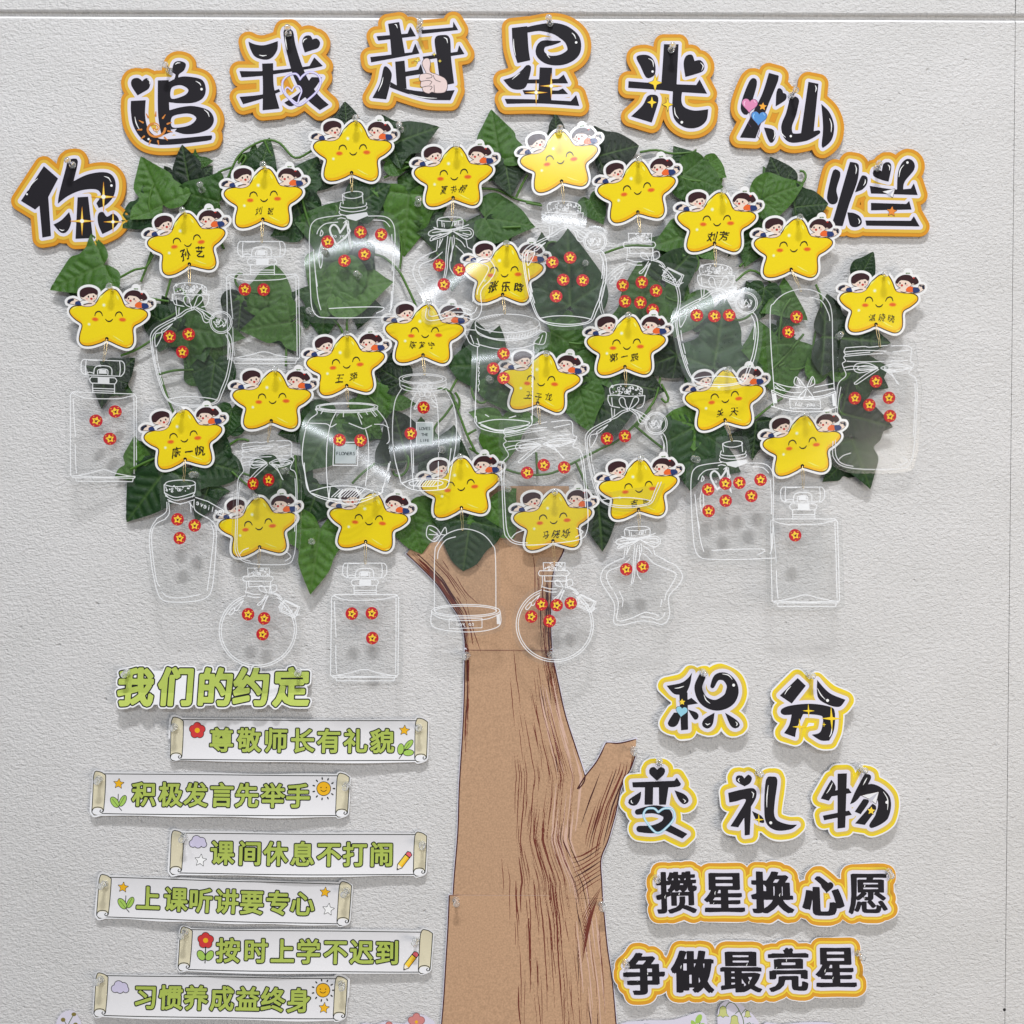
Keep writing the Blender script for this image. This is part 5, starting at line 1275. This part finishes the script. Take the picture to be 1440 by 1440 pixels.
TY['round_flask'] = T((300, 640, 4.5), (288, 712), ['210 708!,362 708!,385 760!,385 800!,370 880!,210 880!,190 800!,188 760!', circ_path(290, 1105, 245, 234, 0, 348), '430 935,455 908,555 958,520 1034,425 990'],
 ['218 715!,356 715!,356 764!', '218 715!,222 764!', '196 766!,372 766!,382 782,372 798!,196 798!,188 782,196 766', '226 800!,228 832!,362 832!,364 800!', '212 800,213 840,208 872', '366 800,366 830,370 866', '345 870,300 858,293 830,318 830,345 870', '355 870,368 828,398 822,402 855,355 875', '340 880,312 920,284 944,300 948,335 900', '345 890,326 950,318 976', '352 890,328 940,312 974', '362 872,410 888,436 920', '366 862,420 886,440 912', '215 868,260 880,300 880', '220 890,262 900,300 900',
  circ_path(290, 1105, 243, 232, -112, 180+65)[:0]+circ_path(290, 1105, 243, 232, 250, -62), circ_path(290, 1105, 230, 219, 246, -54), '196 918,142 968,156 984,196 918', '136 964,106 1000,119 1010,142 980,136 964', '430 942!,455 914!,552 960!,522 1030!,426 985!,430 942!', '440 945!,458 922!,540 962!,518 1018!,436 980!,440 945!'],
 cork=(226, 718, 352, 762, 26), scr=(), txt=[('Lovely', 488, 978, 44, .42, True)], labels=())
TY['mason_jar'] = T((1040, 370, 4.364), (860, 515), ['645 495!,1050 495!,1075 620!,1060 650!,1095 740,1098 900,1090 1120,1070 1210,1030 1258,740 1265,640 1244,592 1200,582 1150,590 1000,600 850,612 740,650 690,628 620!'],
 ['650 520,760 512,800 516,905 505', '930 508,1046 515,1050 600,1072 618,1060 642', '640 546,760 536,900 540', '646 572,780 560,880 553', '652 560,800 546', '940 545,1040 534', '650 520,640 545,650 560,640 580,652 600,632 615,640 640', '660 602,760 605,886 603', '930 600,1030 598', '640 642,700 632,850 642', '655 655,720 650,850 648', '870 640,950 618,1056 638,950 668,870 646', '890 640,960 630,1040 640', '890 646,960 655,1035 644', '900 650,960 662', '850 640,790 614,720 618,703 650,738 672,820 655,850 642', '850 642,780 628,728 640,745 658,850 646', '850 645,780 680,708 735', '856 652,800 690,722 742,708 735', '880 650,940 690,982 746', '890 650,930 670,975 740',
  '642 648,655 690,610 740,600 850,590 1000,583 1150,595 1200,640 1242,740 1262,900 1266,1030 1256,1070 1210,1086 1120,1096 900,1095 760,1080 700,1042 678,1060 642', '626 760,612 850,604 1000,600 1150,622 1212,660 1236,712 1246', '1080 740,1086 850,1078 1060', '622 1205,650 1180,696 1165', '1000 1242,1046 1215,1012 1186'])
TY['faceted_jar'] = T((380, 480, 3.789), (415, 350), ['232 325!,580 325!,590 370!,625 425,638 520,632 625,612 745,590 812!,460 868,330 852,222 805!,195 705,176 620,178 520,200 425,240 375!'],
 [circ_path(410, 350, 166, 23, 0, 360), circ_path(410, 350, 150, 17, 0, 360), circ_path(410, 356, 168, 24, 10, 175), '280 370,270 386', '352 376,322 440,305 550,308 700,326 842', '390 378,390 402', '470 380,490 408', '466 385,488 442', '510 375,520 390', '535 370,562 402', '545 366,570 396', '508 470,522 530,524 640,512 770', '240 362,250 384,205 425,182 520,178 620,195 700,224 802,330 850,460 865,592 812,600 780', '572 366,618 430,635 520,622 545', '640 640,630 690', '632 650,615 740,598 800', '210 436,300 440,322 456,352 440', '420 436,480 460,502 465,540 448', '556 442,600 444,632 460', '190 650,200 720,222 800', '225 802,330 775,462 775,590 808', '240 812,330 838,460 846,590 812', '330 775,326 842', '462 775,480 820']+['%d 830,%d 790' % (340+i*16, 380+i*16) for i in range(9)],
 circles=(), labels=[('340 538!,468 538!,468 662!,340 662!,340 538!', 1.2)], txt=[('FLOWERS', 404, 598, 26, 0, False, 'ink')], fills=['F350 548!,458 548!,458 652!,350 652!'])
TY['tall_jar'] = T((380, 480, 3.789), (822, 180), ['685 165!,940 165!,945 240!,975 320,992 440,985 560,962 690,945 775!,900 795,770 795,700 760!,665 640,646 520,650 400,665 310,695 240!'],
 [circ_path(812, 200, 125, 27, 0, 360), circ_path(812, 200, 108, 20, 0, 360), '690 212,696 245,750 264,870 264,930 244,936 212', '700 232,760 250,870 250,928 232', '700 250,665 310,650 400,648 520,665 640,690 720,702 756,770 792,900 792,946 772,962 690,986 560,990 440,976 340,935 256', '775 272,748 340,745 500,752 640,766 790', '868 272,888 340,894 500,895 640,895 790', '668 650,690 730', '758 570,764 700', '962 570,948 700', '702 756,790 730,940 738,948 770', '740 752,800 738,890 742,922 756,880 772,760 770,740 752', '795 300,764 356,800 345', '855 300,890 346,862 340']+['%d 768,%d 742' % (770+i*14, 790+i*14) for i in range(8)],
 circles=[(800, 250, 18), (820, 240, 16), (842, 252, 18), (808, 275, 17), (835, 278, 17), (822, 262, 9), (850, 232, 12)], labels=[('775 428!,864 428!,864 550!,775 550!,775 428!', 0.9)], fills=['F775 428!,864 428!,864 550!,775 550!'], txt=[('LOVES', 820, 462, 22, 0, False, 'ink'), ('THE', 820, 494, 22, 0, False, 'ink'), ('LIFE', 820, 526, 22, 0, False, 'ink')])
TY['cylinder_jar'] = T((520, 320, 4.235), (805, 515), ['625 560,720 512,830 505,940 518,1018 570,1020 605!,1050 625,1040 690,985 700!,972 1160,930 1215,850 1232,740 1228,650 1200,624 1160,632 720!,590 690,566 625,620 610!'],
 [circ_path(820, 570, 192, 54, 0, 360), '628 578,640 618,720 655,820 662,930 650,1010 610,1013 575', '632 610,660 640,760 668,860 670,960 650,1012 622', '634 610,585 608,566 622,580 655,600 690,650 706,640 660', '1012 612,1048 622,1052 640,1036 692,978 684,1010 650', '600 640,620 690', '1030 640,1010 690', '632 690,760 720,900 716,985 690', '642 706,636 900,628 1164', '976 706,972 900,966 1160', '628 1160,660 1200,750 1226,850 1226,950 1192,968 1150', '650 1170,750 1150,880 1154,952 1170,880 1200,760 1212,650 1170', '635 1130,640 1165', '960 1130,966 1160', '664 1185,760 1218,860 1216', '690 1120,710 1132', '830 1140,870 1128']+['%d %d,%d %d' % (820+i*17, 662-i*i*.36, 826+i*17, 640-i*i*.36) for i in range(11)]+['%d %d,%d %d' % (640+i*14, 545-i*3, 650+i*14, 552-i*3) for i in range(10)],
 scr=[(650, 790, 650, 975, 40, 7), (967, 770, 967, 985, 44, 7)])
TY['domed_jar'] = T((1040, 370, 4.364), (375, 175), ['175 790!,188 760!,188 320,215 240,280 183,372 158,462 173,532 225,568 310,578 500,578 760!,588 790!,586 895!,500 918,380 925,260 918,165 895!'],
 ['190 790,190 320,215 242,280 186,372 161,460 176,530 226,565 310,575 500,576 780', '430 210,500 235,545 310,555 352', '175 790,260 822,380 830,500 818,582 788', '172 800,260 834,380 842,500 830,584 798', '174 790,178 850,184 890', '582 790,580 890', '164 890,260 914,380 922,500 914,588 888', '190 742,280 766,352 770', '450 764,572 740', '192 776,300 802,360 800', '440 800,572 772', '200 765,230 790', '210 755,260 785', '395 770,340 704,324 750,395 770', '400 768,440 700,452 745,400 768', '395 776,340 835,376 830,396 784', '402 776,440 832,412 822', '345 715,360 750', '440 712,425 750']+['%d %d,%d %d' % (560+i*3, 810, 562+i*3, 880) for i in range(5)]+['%d %d,%d %d' % (182+i*4, 815, 186+i*4, 870) for i in range(5)],
 labels=[('285 845!,480 845!,480 900!,285 900!,285 845!', 1.0)], txt=[('for you', 380, 874, 34, 0, True)])
TY['domed_cloche'] = T((560, 560, 3.6), (325, 670), ['168 1070!,183 1060!,183 800,200 740,250 684,338 660,424 684,476 740,494 800,496 1060!,520 1070!,518 1145,450 1174,343 1182,230 1172,168 1145', '215 690,150 648,143 702,188 728,240 695,240 655'],
 ['185 1075,185 800,200 740,250 686,337 662,422 686,475 740,492 800,495 1075', '200 812,206 770,240 720,290 702', circ_path(343, 1075, 172, 32, 0, 360), circ_path(343, 1075, 156, 24, 0, 360), '171 1080,172 1145,230 1171,343 1181,450 1173,515 1145,517 1080', '172 1090,230 1116,343 1124,450 1116,516 1090', '215 688,190 656,152 648,145 700,186 726,215 690', '215 688,238 654,244 690,215 690', '160 665,200 688', '156 690,200 692', '180 715,205 695']+['%d %d,%d %d' % (500+i*4, 1095, 502+i*4, 1140) for i in range(4)],
 labels=[('260 1116!,425 1112!,425 1160!,260 1164!,260 1116!', 1.0)], txt=[('to you', 340, 1140, 28, 0, True, 'mirror')])
TY['jug'] = T((160, 560, 4.5), (445, 525), ['318 512!,522 512!,525 620!,520 700!,595 755,645 800,658 880,652 1040,636 1200,600 1262,520 1284,400 1290,330 1278,292 1230,268 1140,248 1040,233 900,243 820,280 765,335 715!,322 620!', '515 622!,600 650!,705 708!,695 750!,620 722!,520 690!'],
 ['322 548,345 528,420 518,500 524,516 545,470 556,380 560,322 548', '320 548,325 600,345 622', '517 545,516 590,500 625', '322 598,400 628,516 596', '330 618,400 646,514 618', '345 642,420 668,505 645', '350 652,430 672', '340 658,336 720,278 762', '352 662,356 730,330 766', '488 662,494 722', '512 640,520 710,600 760', '278 766,245 820,235 900,250 1040,270 1140,295 1230,330 1276,400 1288,520 1282,600 1260,636 1200,650 1040,656 880,645 800,592 752', '332 766,270 800,248 870,260 1000,285 1150,308 1190', '320 1222,360 1254,450 1260,560 1240', '606 1216,628 1010,640 860,622 800', '520 628!,600 654!,700 710!,694 745!,660 738!', '330 560,340 590', '480 660,505 690'],
 cork=(330, 555, 506, 590, 16), txt=[('Believe', 606, 692, 46, .42, True, 'mirror')])

def flask_fields(t, sx, sy):
    V = t['V']
    sc = lambda L: [(x*sx, y*sy) for x, y in L]
    sil = [sc(V.loop(s)) for s in t['sil']]
    if t['V'].sc == 7.2: sil.append(sc(V.circ(722, 525, 116)))
    lines = [(sc(V.line(s, 1.6)), t['w']) for s in t['lines'] if s]
    for x, y, r in t['circles']:
        c = sc(V.circ(x, y, r, n=36)); lines.append((c+[c[0]], t['w']*.9))
    for i, q in enumerate(t['scr']): lines.append((sc(scribble(V, *q, 5+i)), 0.8))
    for s, w in t['labels']: l = sc(V.line(s, 1.6)); lines.append((l, w))
    fills = [sc(V.loop(s)) for s in t['fills'] if s[0] != 'F']
    frost = [sc(V.loop(s[1:])) for s in t['fills'] if s[0] == 'F']
    if t['cork']:
        rings, fl = dots(V, *t['cork'], seed=3, r0=.8*V.sc, r1=1.9*V.sc)
        lines += [(sc(r), w) for r, w in rings]; fills += [sc(f) for f in fl]
    return sil, lines, fills, frost

def build_bottle(kind, ax, ay, d, label, sx=1.0, sy=1.0, rot=0.0, turn=0.0, tip=0.0, bend=None, star=None):
    t = TY[kind]; V = t['V']
    k = K(d)
    root = thing(kind, label, 'bottle tag', W(ax, ay, d), 'clear bottle-shaped tags hanging from the stars', (math.radians(tip), -math.radians(rot), math.radians(turn)))
    key = (kind, sx, sy, round(k, 4))
    if bend is None and key in BC:
        ms = BC[key]
    else:
        sil, lines, fills, frost = flask_fields(t, sx, sy)
        pts = [p for l in sil for p in l]
        G = grid_for(pts, 10, 0.5)
        v = sd_polys(G, sil, 10)
        hole = np.hypot(G.x[None, :], G.y[:, None])-1.5
        v = np.maximum(v-6.0, -hole)
        b = MB(bend); b.slab(G, v, 0, FILM, -0.6, 0.6, FILMEDGE); ms = {'clear_sheet': b.mesh('clear_sheet', k)}
        e = MB(bend)
        w = sd_strokes(G, lines)
        if fills: w = np.minimum(w, sd_polys(G, fills, 3))
        inks = []
        for tx in t['txt']:
            s, x, y, size, r, ital = tx[:6]; mode = tx[6] if len(tx) > 6 else ''
            px, py = V.pt(x, y); px *= sx; py *= sy; size = size/V.sc
            n = len(s); E = []
            wd = size*.56
            for i, ch in enumerate(s):
                if ch == ' ': continue
                u = (i-(n-1)/2)*wd
                g = put(glyph(ch), 0, 0, size, 1, 0, .25 if ital else 0)
                g[:, 0] += u; g[:, 2] += u
                if mode == 'mirror': g[:, 0] *= -1; g[:, 2] *= -1
                g = put(g, px, py, 1, 1, r if mode != 'mirror' else r)
                E.append(g)
            tv = G.new()
            for g in E: tv = np.minimum(tv, sd_edges(G, g, 3))
            if mode == 'ink': inks.append(tv)
            else: w = np.minimum(w, tv-.12)
        if frost:
            e.layer(G, sd_polys(G, frost, 3), 0, FROST, 0.72)
        e.layer(G, np.maximum(w, -hole), 0, ETCH, 0.8)
        for tv in inks: e.layer(G, tv, .12, ETCHINK, 0.9)
        ms['etching'] = e.mesh('etching', k)
        if bend is None: BC[key] = ms
    for nm, me in ms.items(): link(nm, me, root)
    # the wire from the hole in the star down to the bottle
    M = Matrix.LocRotScale(root.location, root.rotation_euler, None)
    if star is not None:
        SM = Matrix.LocRotScale(star.location, star.rotation_euler, None)
        hx, hy = Z1.pt(662, 797)
        h = SM@Vector((hx*S*K(SD), -.0022, -hy*S*K(SD)))
        a = M.inverted()@h
        off = bend(np.array([0.]), np.array([0.]))[0]*S if bend else 0
        e0 = Vector((0, -.0012-off, -.0002))
        mid = lambda q, dx: a.lerp(e0, q)+Vector((dx, -.0012, 0))
        tube('hanging_wire', [[a, mid(.15, -.0012), mid(.5, -.0016), mid(.7, -.0004), mid(.85, -.0014), e0+Vector((-.001, 0, .001)), e0],
                              [a, mid(.2, .0013), mid(.5, .0017), mid(.8, .0012), e0+Vector((.001, 0, .001)), e0]], GOLDWIRE, root, 0.00032, 5)
    return root, M, k, bend
BC = {}
def crest(anchor, ys, a, c=0.0, q=0.0):
    """a gentle curl of the sheet, its slope growing downwards; it mirrors the far ceiling tubes near local height ys"""
    pz = (720-anchor[1]-ys)*S
    g = math.tan((math.atan2(1.95-pz, 5.4)-math.atan2(pz, D))/2)
    gm = 0.15 if g < 0.055 else 0.30                       # the film never leans more than this
    y0 = ys-math.atanh(max(-.9, min(.9, g/gm)))*gm/a
    f = lambda u: gm*gm/a*np.log(np.cosh(a*u/gm))
    return lambda x, y: f(y-y0-c*x-q*x*x)-f(-y0)
# index of star, type, anchor, label, options, sticker positions
BOT = [
 (0, 'square_flask', (495, 269.5), 'clear square flask tag with screw neck and heart, bearing five stickers', dict(bend=crest((495,269.5),72,.0030,-.1,.004)), [(460.8, 340), (507, 326.5), (536, 330), (512.5, 357.5), (484.5, 366.8)]),
 (1, 'perfume_bottle', (368.4, 341), 'clear perfume bottle tag with two stickers side by side near the top', dict(sx=1.08, sy=1.04, tip=4), [(344.4, 406.9), (370.8, 407.4)]),
 (2, 'star_bottle', (635.5, 310.6), 'clear star-shaped bottle tag bearing three stickers and a bright reflection', dict(bend=crest((635.5,310.6),84,.0027,-.55,-.002)), [(617.5, 373), (645.8, 379.5), (624, 400)]),
 (3, 'cork_pot', (792.7, 286.7), 'clear cork-stoppered pot tag bearing five stickers', dict(sx=1.02, sy=1.03, bend=crest((792.7,286.7),22,.0038,.12,0)), [(776.7, 369), (801.7, 362.5), (792, 393.7), (819.4, 394.4), (782, 416.8)]),
 (4, 'round_flask', (900, 327.5), 'clear round flask tag with a name label, bearing six stickers', dict(sx=1.06, sy=1.07, tip=4), [(875.5, 401), (902.5, 397), (922.5, 408.8), (878.8, 423.8), (900.5, 425.5), (917.8, 436)]),
 (5, 'cork_pot', (1006, 375), 'clear cork-stoppered pot tag bearing three stickers in one row', dict(bend=crest((1006,375),46,.0036,-.35,0)), [(979.9, 443.6), (1004.5, 444.7), (1025.5, 443.6)]),
 (6, 'domed_jar', (1126, 410), 'clear domed jar tag with an etched bow, bearing two stickers', dict(bend=crest((1126,410),62,.0044,.7,0)), [(1120, 445.8), (1108.5, 467)]),
 (7, 'cork_pot', (267.2, 401.5), 'clear cork-stoppered pot tag bearing three stickers set in a triangle', dict(tip=3), [(238.7, 473.3), (265.5, 470), (256.5, 495)]),
 (8, 'perfume_bottle', (145.5, 508), 'clear perfume bottle tag turned sideways, leftmost of all, bearing three stickers', dict(sy=1.04, sx=.93, turn=20, tip=3), [(162, 578.7), (135, 591.7), (154.5, 617)]),
 (9, 'tall_jar', (597, 527.5), 'clear tall jar tag reading LOVES THE LIFE', dict(bend=crest((597,527.5),96,.0056,-.14,0)), [(595.6, 573), (577.7, 609.6)]),
 (10, 'cylinder_jar', (710, 441.6), 'clear cylinder jar tag with a fabric lid cover, bearing three stickers', dict(bend=crest((710,441.6),58,.0046,-.1,0)), [(708.2, 497.6), (693.6, 518.3), (708.2, 531.8)]),
 (11, 'faceted_jar', (489.5, 572.4), 'clear wide faceted jar tag reading FLOWERS', dict(bend=crest((489.5,572.4),58,.0044,.55,.001)), [(477.4, 618.8), (507, 619.4)]),
 (12, 'mason_jar', (377.5, 622), 'clear mason jar tag turned sideways over a star, bearing two stickers', dict(turn=-18, sx=.84), [(356, 680), (378, 674.9)]),
 (13, 'cork_pot', (880, 544), 'clear cork-stoppered pot tag bearing two stickers', dict(tip=3), [(853.5, 616.8), (878.7, 613.3)]),
 (14, 'mason_jar', (759, 596.7), 'clear mason jar tag hanging tilted, bearing three stickers', dict(rot=6, tip=-4, sx=1.03, sy=.98), [(741.3, 664.8), (764.6, 654), (793.3, 657.3)]),
 (15, 'square_flask', (1029, 620.3), 'clear square flask tag with screw neck and heart, bearing seven stickers', dict(sx=.96, sy=.93, tip=-4), [(995.8, 688.3), (1020, 680), (1039.7, 678.9), (1069.4, 674.7), (1056.4, 697.5), (1020.3, 704.2), (996.4, 718.6)]),
 (16, 'mason_jar', (1237, 488), 'clear mason jar tag, rightmost of all, bearing five stickers', dict(tip=4), [(1231.6, 536.4), (1202, 560), (1222.4, 569.4), (1250, 559.5), (1251.5, 585)]),
 (17, 'perfume_bottle', (1129, 686.4), 'clear perfume bottle tag bearing a single sticker', dict(sy=1.02, tip=-5), [(1118, 752.8)]),
 (18, 'jug', (258.9, 676.7), 'clear cork-stoppered jug tag with a side label, bearing three stickers', dict(tip=-4), [(249.8, 730.4), (273.8, 739), (252.9, 756.7)]),
 (19, 'round_flask', (364, 798.2), 'clear round flask tag above the green title, bearing three stickers', dict(tip=-5), [(348.9, 863.8), (371.6, 869.6), (369.3, 891.8)]),
 (20, 'perfume_bottle', (513.8, 793.3), 'clear perfume bottle tag low on the left, bearing three widely spread stickers', dict(tip=-5), [(494.7, 862.9), (522.9, 862.4), (523.6, 897.3)]),
 (21, 'domed_cloche', (650.3, 746), 'clear domed jar tag with a butterfly and no stickers, in front of the trunk', dict(tip=-4), []),
 (22, 'round_flask', (779.4, 790.6), 'clear round flask tag in front of the trunk edge, bearing five stickers', dict(tip=-5), [(761.4, 849.7), (782.8, 851), (802.5, 848.3), (747, 867), (773, 873.3)]),
 (23, 'star_bottle', (898.6, 745.3), 'clear star-shaped bottle tag bearing two stickers', dict(sx=.99, sy=.95, tip=-5), [(880.6, 800.6), (903.6, 797)]),
]
# stickers
RED = paper((182, 10, 30), .45, .4, .05); STY = paper((240, 200, 48), .45, .4, .05); STK = paper((92, 26, 20), .5); RIM = paper((222, 60, 66), .5)
def sticker_mesh(k, j):
    G = Grid(-10, -10, 10, 10, .25); mb = MB()
    v = np.hypot(G.x[None, :], G.y[:, None])-8.8
    mb.slab(G, v, 0, RED, 0, .3)
    mb.layer(G, sd_polys(G, [star5(0, 0, 6.0, 0, .58)], 3), 0, STY, .36)
    mb.layer(G, sd_polys(G, [ell(.2, .6, 1.5, 1.6), ell(-2, -.9, .55, .7), ell(1.9, -1, .55, .7)], 3), 0, STK, .42)
    mb.layer(G, sd_polys(G, [ell(-4.6, -5, .8, .5, rot=.7), ell(5, -4.6, .9, .45, rot=-.6), ell(5.6, 4, .6, .6), ell(-1, 7.2, .7, .5)], 3), 0, STY, .4)
    return mb.mesh('star_sticker', k)
STM = sticker_mesh(K(29), 0)
ORD = {1: ['the only one'], 2: ['left one', 'right one'], 3: ['leftmost', 'middle', 'rightmost']}
def ordn(n):
    if n in ORD: return ORD[n]
    w = ['leftmost', 'second from left', 'third from left', 'fourth from left', 'fifth from left', 'sixth from left']
    return w[:n-1]+['rightmost']
BOTTLE_OBJ = []
for si, kind, (ax, ay), label, opt, stk in BOT:
    d = 27+rnd.uniform(-1, 2)+(14 if si == 12 else 0)
    root, M, k, bend = build_bottle(kind, ax, ay, d, label, star=STAR_OBJ[si], **opt)
    BOTTLE_OBJ.append(root)
    names = ordn(len(stk))
    for n, (x, y) in enumerate(sorted(stk)):
        # where the sight line meets the sheet, then stuck on its face
        c = Vector((0, -D, 0)); p = W(x, y, d); I = M.inverted()
        a, b = I@c, I@p; dirv = b-a
        off = 0.0
        for _ in range(3):
            tt = (-(.0009+off)-a.y)/dirv.y; q = a+dirv*tt
            off = float(bend(np.array([q.x/k/S]), np.array([-q.z/k/S]))[0])*S if bend else 0.0
        rx = rz = 0.0
        if bend:
            X, Y = q.x/k/S, -q.z/k/S
            gx = float((bend(np.array([X+.5]), np.array([Y]))-bend(np.array([X-.5]), np.array([Y])))[0]); gy = float((bend(np.array([X]), np.array([Y+.5]))-bend(np.array([X]), np.array([Y-.5])))[0])
            nrm = Vector((-gx, -1, gy)).normalized()
        else: nrm = Vector((0, -1, 0))
        ql = Vector((0, -1, 0)).rotation_difference(nrm).to_matrix().to_4x4()@Matrix.Rotation(rnd.uniform(-.35, .35), 4, 'Y')
        s = link('star_sticker', STM)
        tag(s, 'red star sticker, %s on the %s' % (names[n], STARS[si][4]), 'sticker', 'round red star stickers on the bottles')
        s.matrix_world = M@Matrix.Translation(q+nrm*.0003)@ql

# ------------------------------------------------------------------ clear push pins
PINM = bpy.data.materials.new('clear_plastic'); PINM.use_nodes = True
def _pin():
    nt = PINM.node_tree; nt.nodes.clear(); N = nt.nodes.new; L = nt.links.new
    out = N('ShaderNodeOutputMaterial'); tr = N('ShaderNodeBsdfTransparent'); tr.inputs[0].default_value = (.80, .82, .82, 1)
    df = N('ShaderNodeBsdfDiffuse'); df.inputs[0].default_value = (.85, .86, .86, 1)
    gl = N('ShaderNodeBsdfGlass'); gl.inputs['Roughness'].default_value = .03; gl.inputs['IOR'].default_value = 1.45
    lp = N('ShaderNodeLayerWeight'); lp.inputs['Blend'].default_value = .35
    m0 = N('ShaderNodeMixShader'); m0.inputs[0].default_value = .34; L(tr.outputs[0], m0.inputs[1]); L(df.outputs[0], m0.inputs[2])
    m1 = N('ShaderNodeMixShader'); m1.inputs[0].default_value = .62; L(m0.outputs[0], m1.inputs[1]); L(gl.outputs[0], m1.inputs[2])
    L(m1.outputs[0], out.inputs[0])
_pin()
STEEL = bpy.data.materials.new('steel'); STEEL.use_nodes = True
STEEL.node_tree.nodes['Principled BSDF'].inputs['Metallic'].default_value = 1; STEEL.node_tree.nodes['Principled BSDF'].inputs['Roughness'].default_value = .25
def lathe(name, prof, mat, n=20):
    v, f = [], []
    for d, r in prof:
        for i in range(n):
            a = 2*math.pi*i/n; v.append((r*math.cos(a)*S, -d*S, r*math.sin(a)*S))
    for j in range(len(prof)-1):
        for i in range(n):
            i2 = (i+1) % n; f.append((j*n+i, j*n+i2, (j+1)*n+i2, (j+1)*n+i))
    f.append(tuple(range(n))[::-1]); f.append(tuple((len(prof)-1)*n+i for i in range(n)))
    me = bpy.data.meshes.new(name); me.from_pydata(v, [], [p[::-1] for p in f]); me.materials.append(mat)
    me.polygons.foreach_set('use_smooth', np.ones(len(me.polygons), bool)); me.update()
    return me
PIN_HEAD = lathe('head', [(1.0, 3.6), (1.4, 4.9), (2.6, 5.1), (3.4, 4.4), (4.2, 2.7), (8, 2.3), (13, 2.5), (15.5, 3.0), (16.6, 4.3), (17.6, 4.6), (19.0, 4.5), (19.7, 3.6), (20.0, 1.5)], PINM)
PIN_NEEDLE = lathe('needle', [(-9, .15), (-8, .55), (1.2, .6)], STEEL, 8)
def pin(x, y, d, label):
    root = thing('push_pin', label, 'push pin', W(x, y, d), 'clear push pins', (math.radians(rnd.uniform(-9, 5)), 0, math.radians(rnd.uniform(-9, 9))))
    link('head', PIN_HEAD, root); n = link('needle', PIN_NEEDLE, root); n.scale = (1, max(1, (d+6)/9), 1)
def pins_all():
    for (x, y), s in zip([(103, 233), (239, 100), (405.5, 48.5), (590, 40), (773.7, 33.7), (943.8, 70.7), (1112, 135), (1233, 237)], '你追我赶星光灿烂'):
        pin(x, y, 6.5, 'clear push pin holding the big black letter %s of the arch' % s)
    for (x, y, rot, hand, what) in STARS:
        a = math.radians(rot); tx, ty = 4.2, -42.5
        pin(x+tx*math.cos(a)+ty*math.sin(a), y-tx*math.sin(a)+ty*math.cos(a), SD+1.6, 'clear push pin in the star above the '+what)
    for x, y, w in ((284.4, 267.8, 'in a leaf below the big letter 追'), (563.8, 183, 'in the leaf right of the topmost star'), (275.5, 667.8, 'beside the neck of the jug'), (403, 662, 'behind the turned mason jar'), (439, 761.5, 'in the big dark leaf at the lower left'),
                    (458.8, 357.5, 'behind the left half of the five-sticker flask'), (505, 388.8, 'behind the centre of the five-sticker flask'), (440, 441, 'at the lower left corner of the five-sticker flask'), (587.5, 287.5, 'in the leaf left of the star bottle with three stickers'),
                    (821, 374, 'behind the cork pot with five stickers'), (690, 535, 'behind the left edge of the cylinder jar'), (705, 676, 'above the trunk, upper of two at the jar edge'), (712, 687, 'above the trunk, lower of two at the jar edge'), (975, 645.3, 'in the dark leaf left of the seven-sticker flask'), (1178.6, 474, 'in the leaf between domed jar and right mason jar'), (623, 632, 'behind the lower part of the tall jar')):
        pin(x, y, 12, 'clear push pin '+w)
    for x, y, w in ((657, 921, 'at the left edge of the upper trunk seam'), (773.8, 920, 'at the right edge of the upper trunk seam'), (891, 1053.8, 'at the end of the cut side branch'), (641, 1265, 'at the left edge of the lower trunk seam'), (846, 1271, 'at the right edge of the lower trunk seam')):
        pin(x, y, 3.5, 'clear push pin '+w)
    for x, y, w in ((179, 945, 'left end'), (420, 945, 'right end')): pin(x, y, 8, 'clear push pin at the %s of the green title strip' % w)
    nm = ['尊敬师长有礼貌', '积极发言先举手', '课间休息不打闹', '上课听讲要专心', '按时上学不迟到', '习惯养成益终身']
    for s, (a, b) in zip(nm, [((246, 1021.5), (589, 1022.7)), ((140, 1094.7), (488, 1103)), ((259, 1175), (594, 1186.5)), ((148, 1242), (488, 1252)), ((261.7, 1309), (585, 1321)), ((142.4, 1376.7), (480.6, 1383))]):
        pin(*a, 5.5, 'clear push pin at the left end of the banner '+s); pin(*b, 5.5, 'clear push pin at the right end of the banner '+s)
    for x, y, s in ((988, 945, '积'), (1137, 948, '分'), (927, 1070, '变'), (1065.6, 1086, '礼'), (1208.5, 1080, '物')): pin(x, y, 5, 'clear push pin holding the yellow cut-out letter '+s)
    for x, y, s in ((922.7, 1234, 'left end of the strip 攒星换心愿'), (1249, 1225, 'right end of the strip 攒星换心愿'), (879, 1352, 'left end of the strip 争做最亮星'), (1206.5, 1340, 'right end of the strip 争做最亮星')): pin(x, y, 5.5, 'clear push pin at the '+s)
pins_all()
# a small dark pin hole low in the upright joint
_h = lathe('pin_hole', [(0.0, 2.2), (.25, 2.0)], paper((40, 38, 38), .9), 12)
_o = tag(link('nail_hole', _h), 'small dark hole at the foot of the upright joint', 'hole'); _o.location = W(1412.5, 1420, .1)
bpy.context.view_layer.update()
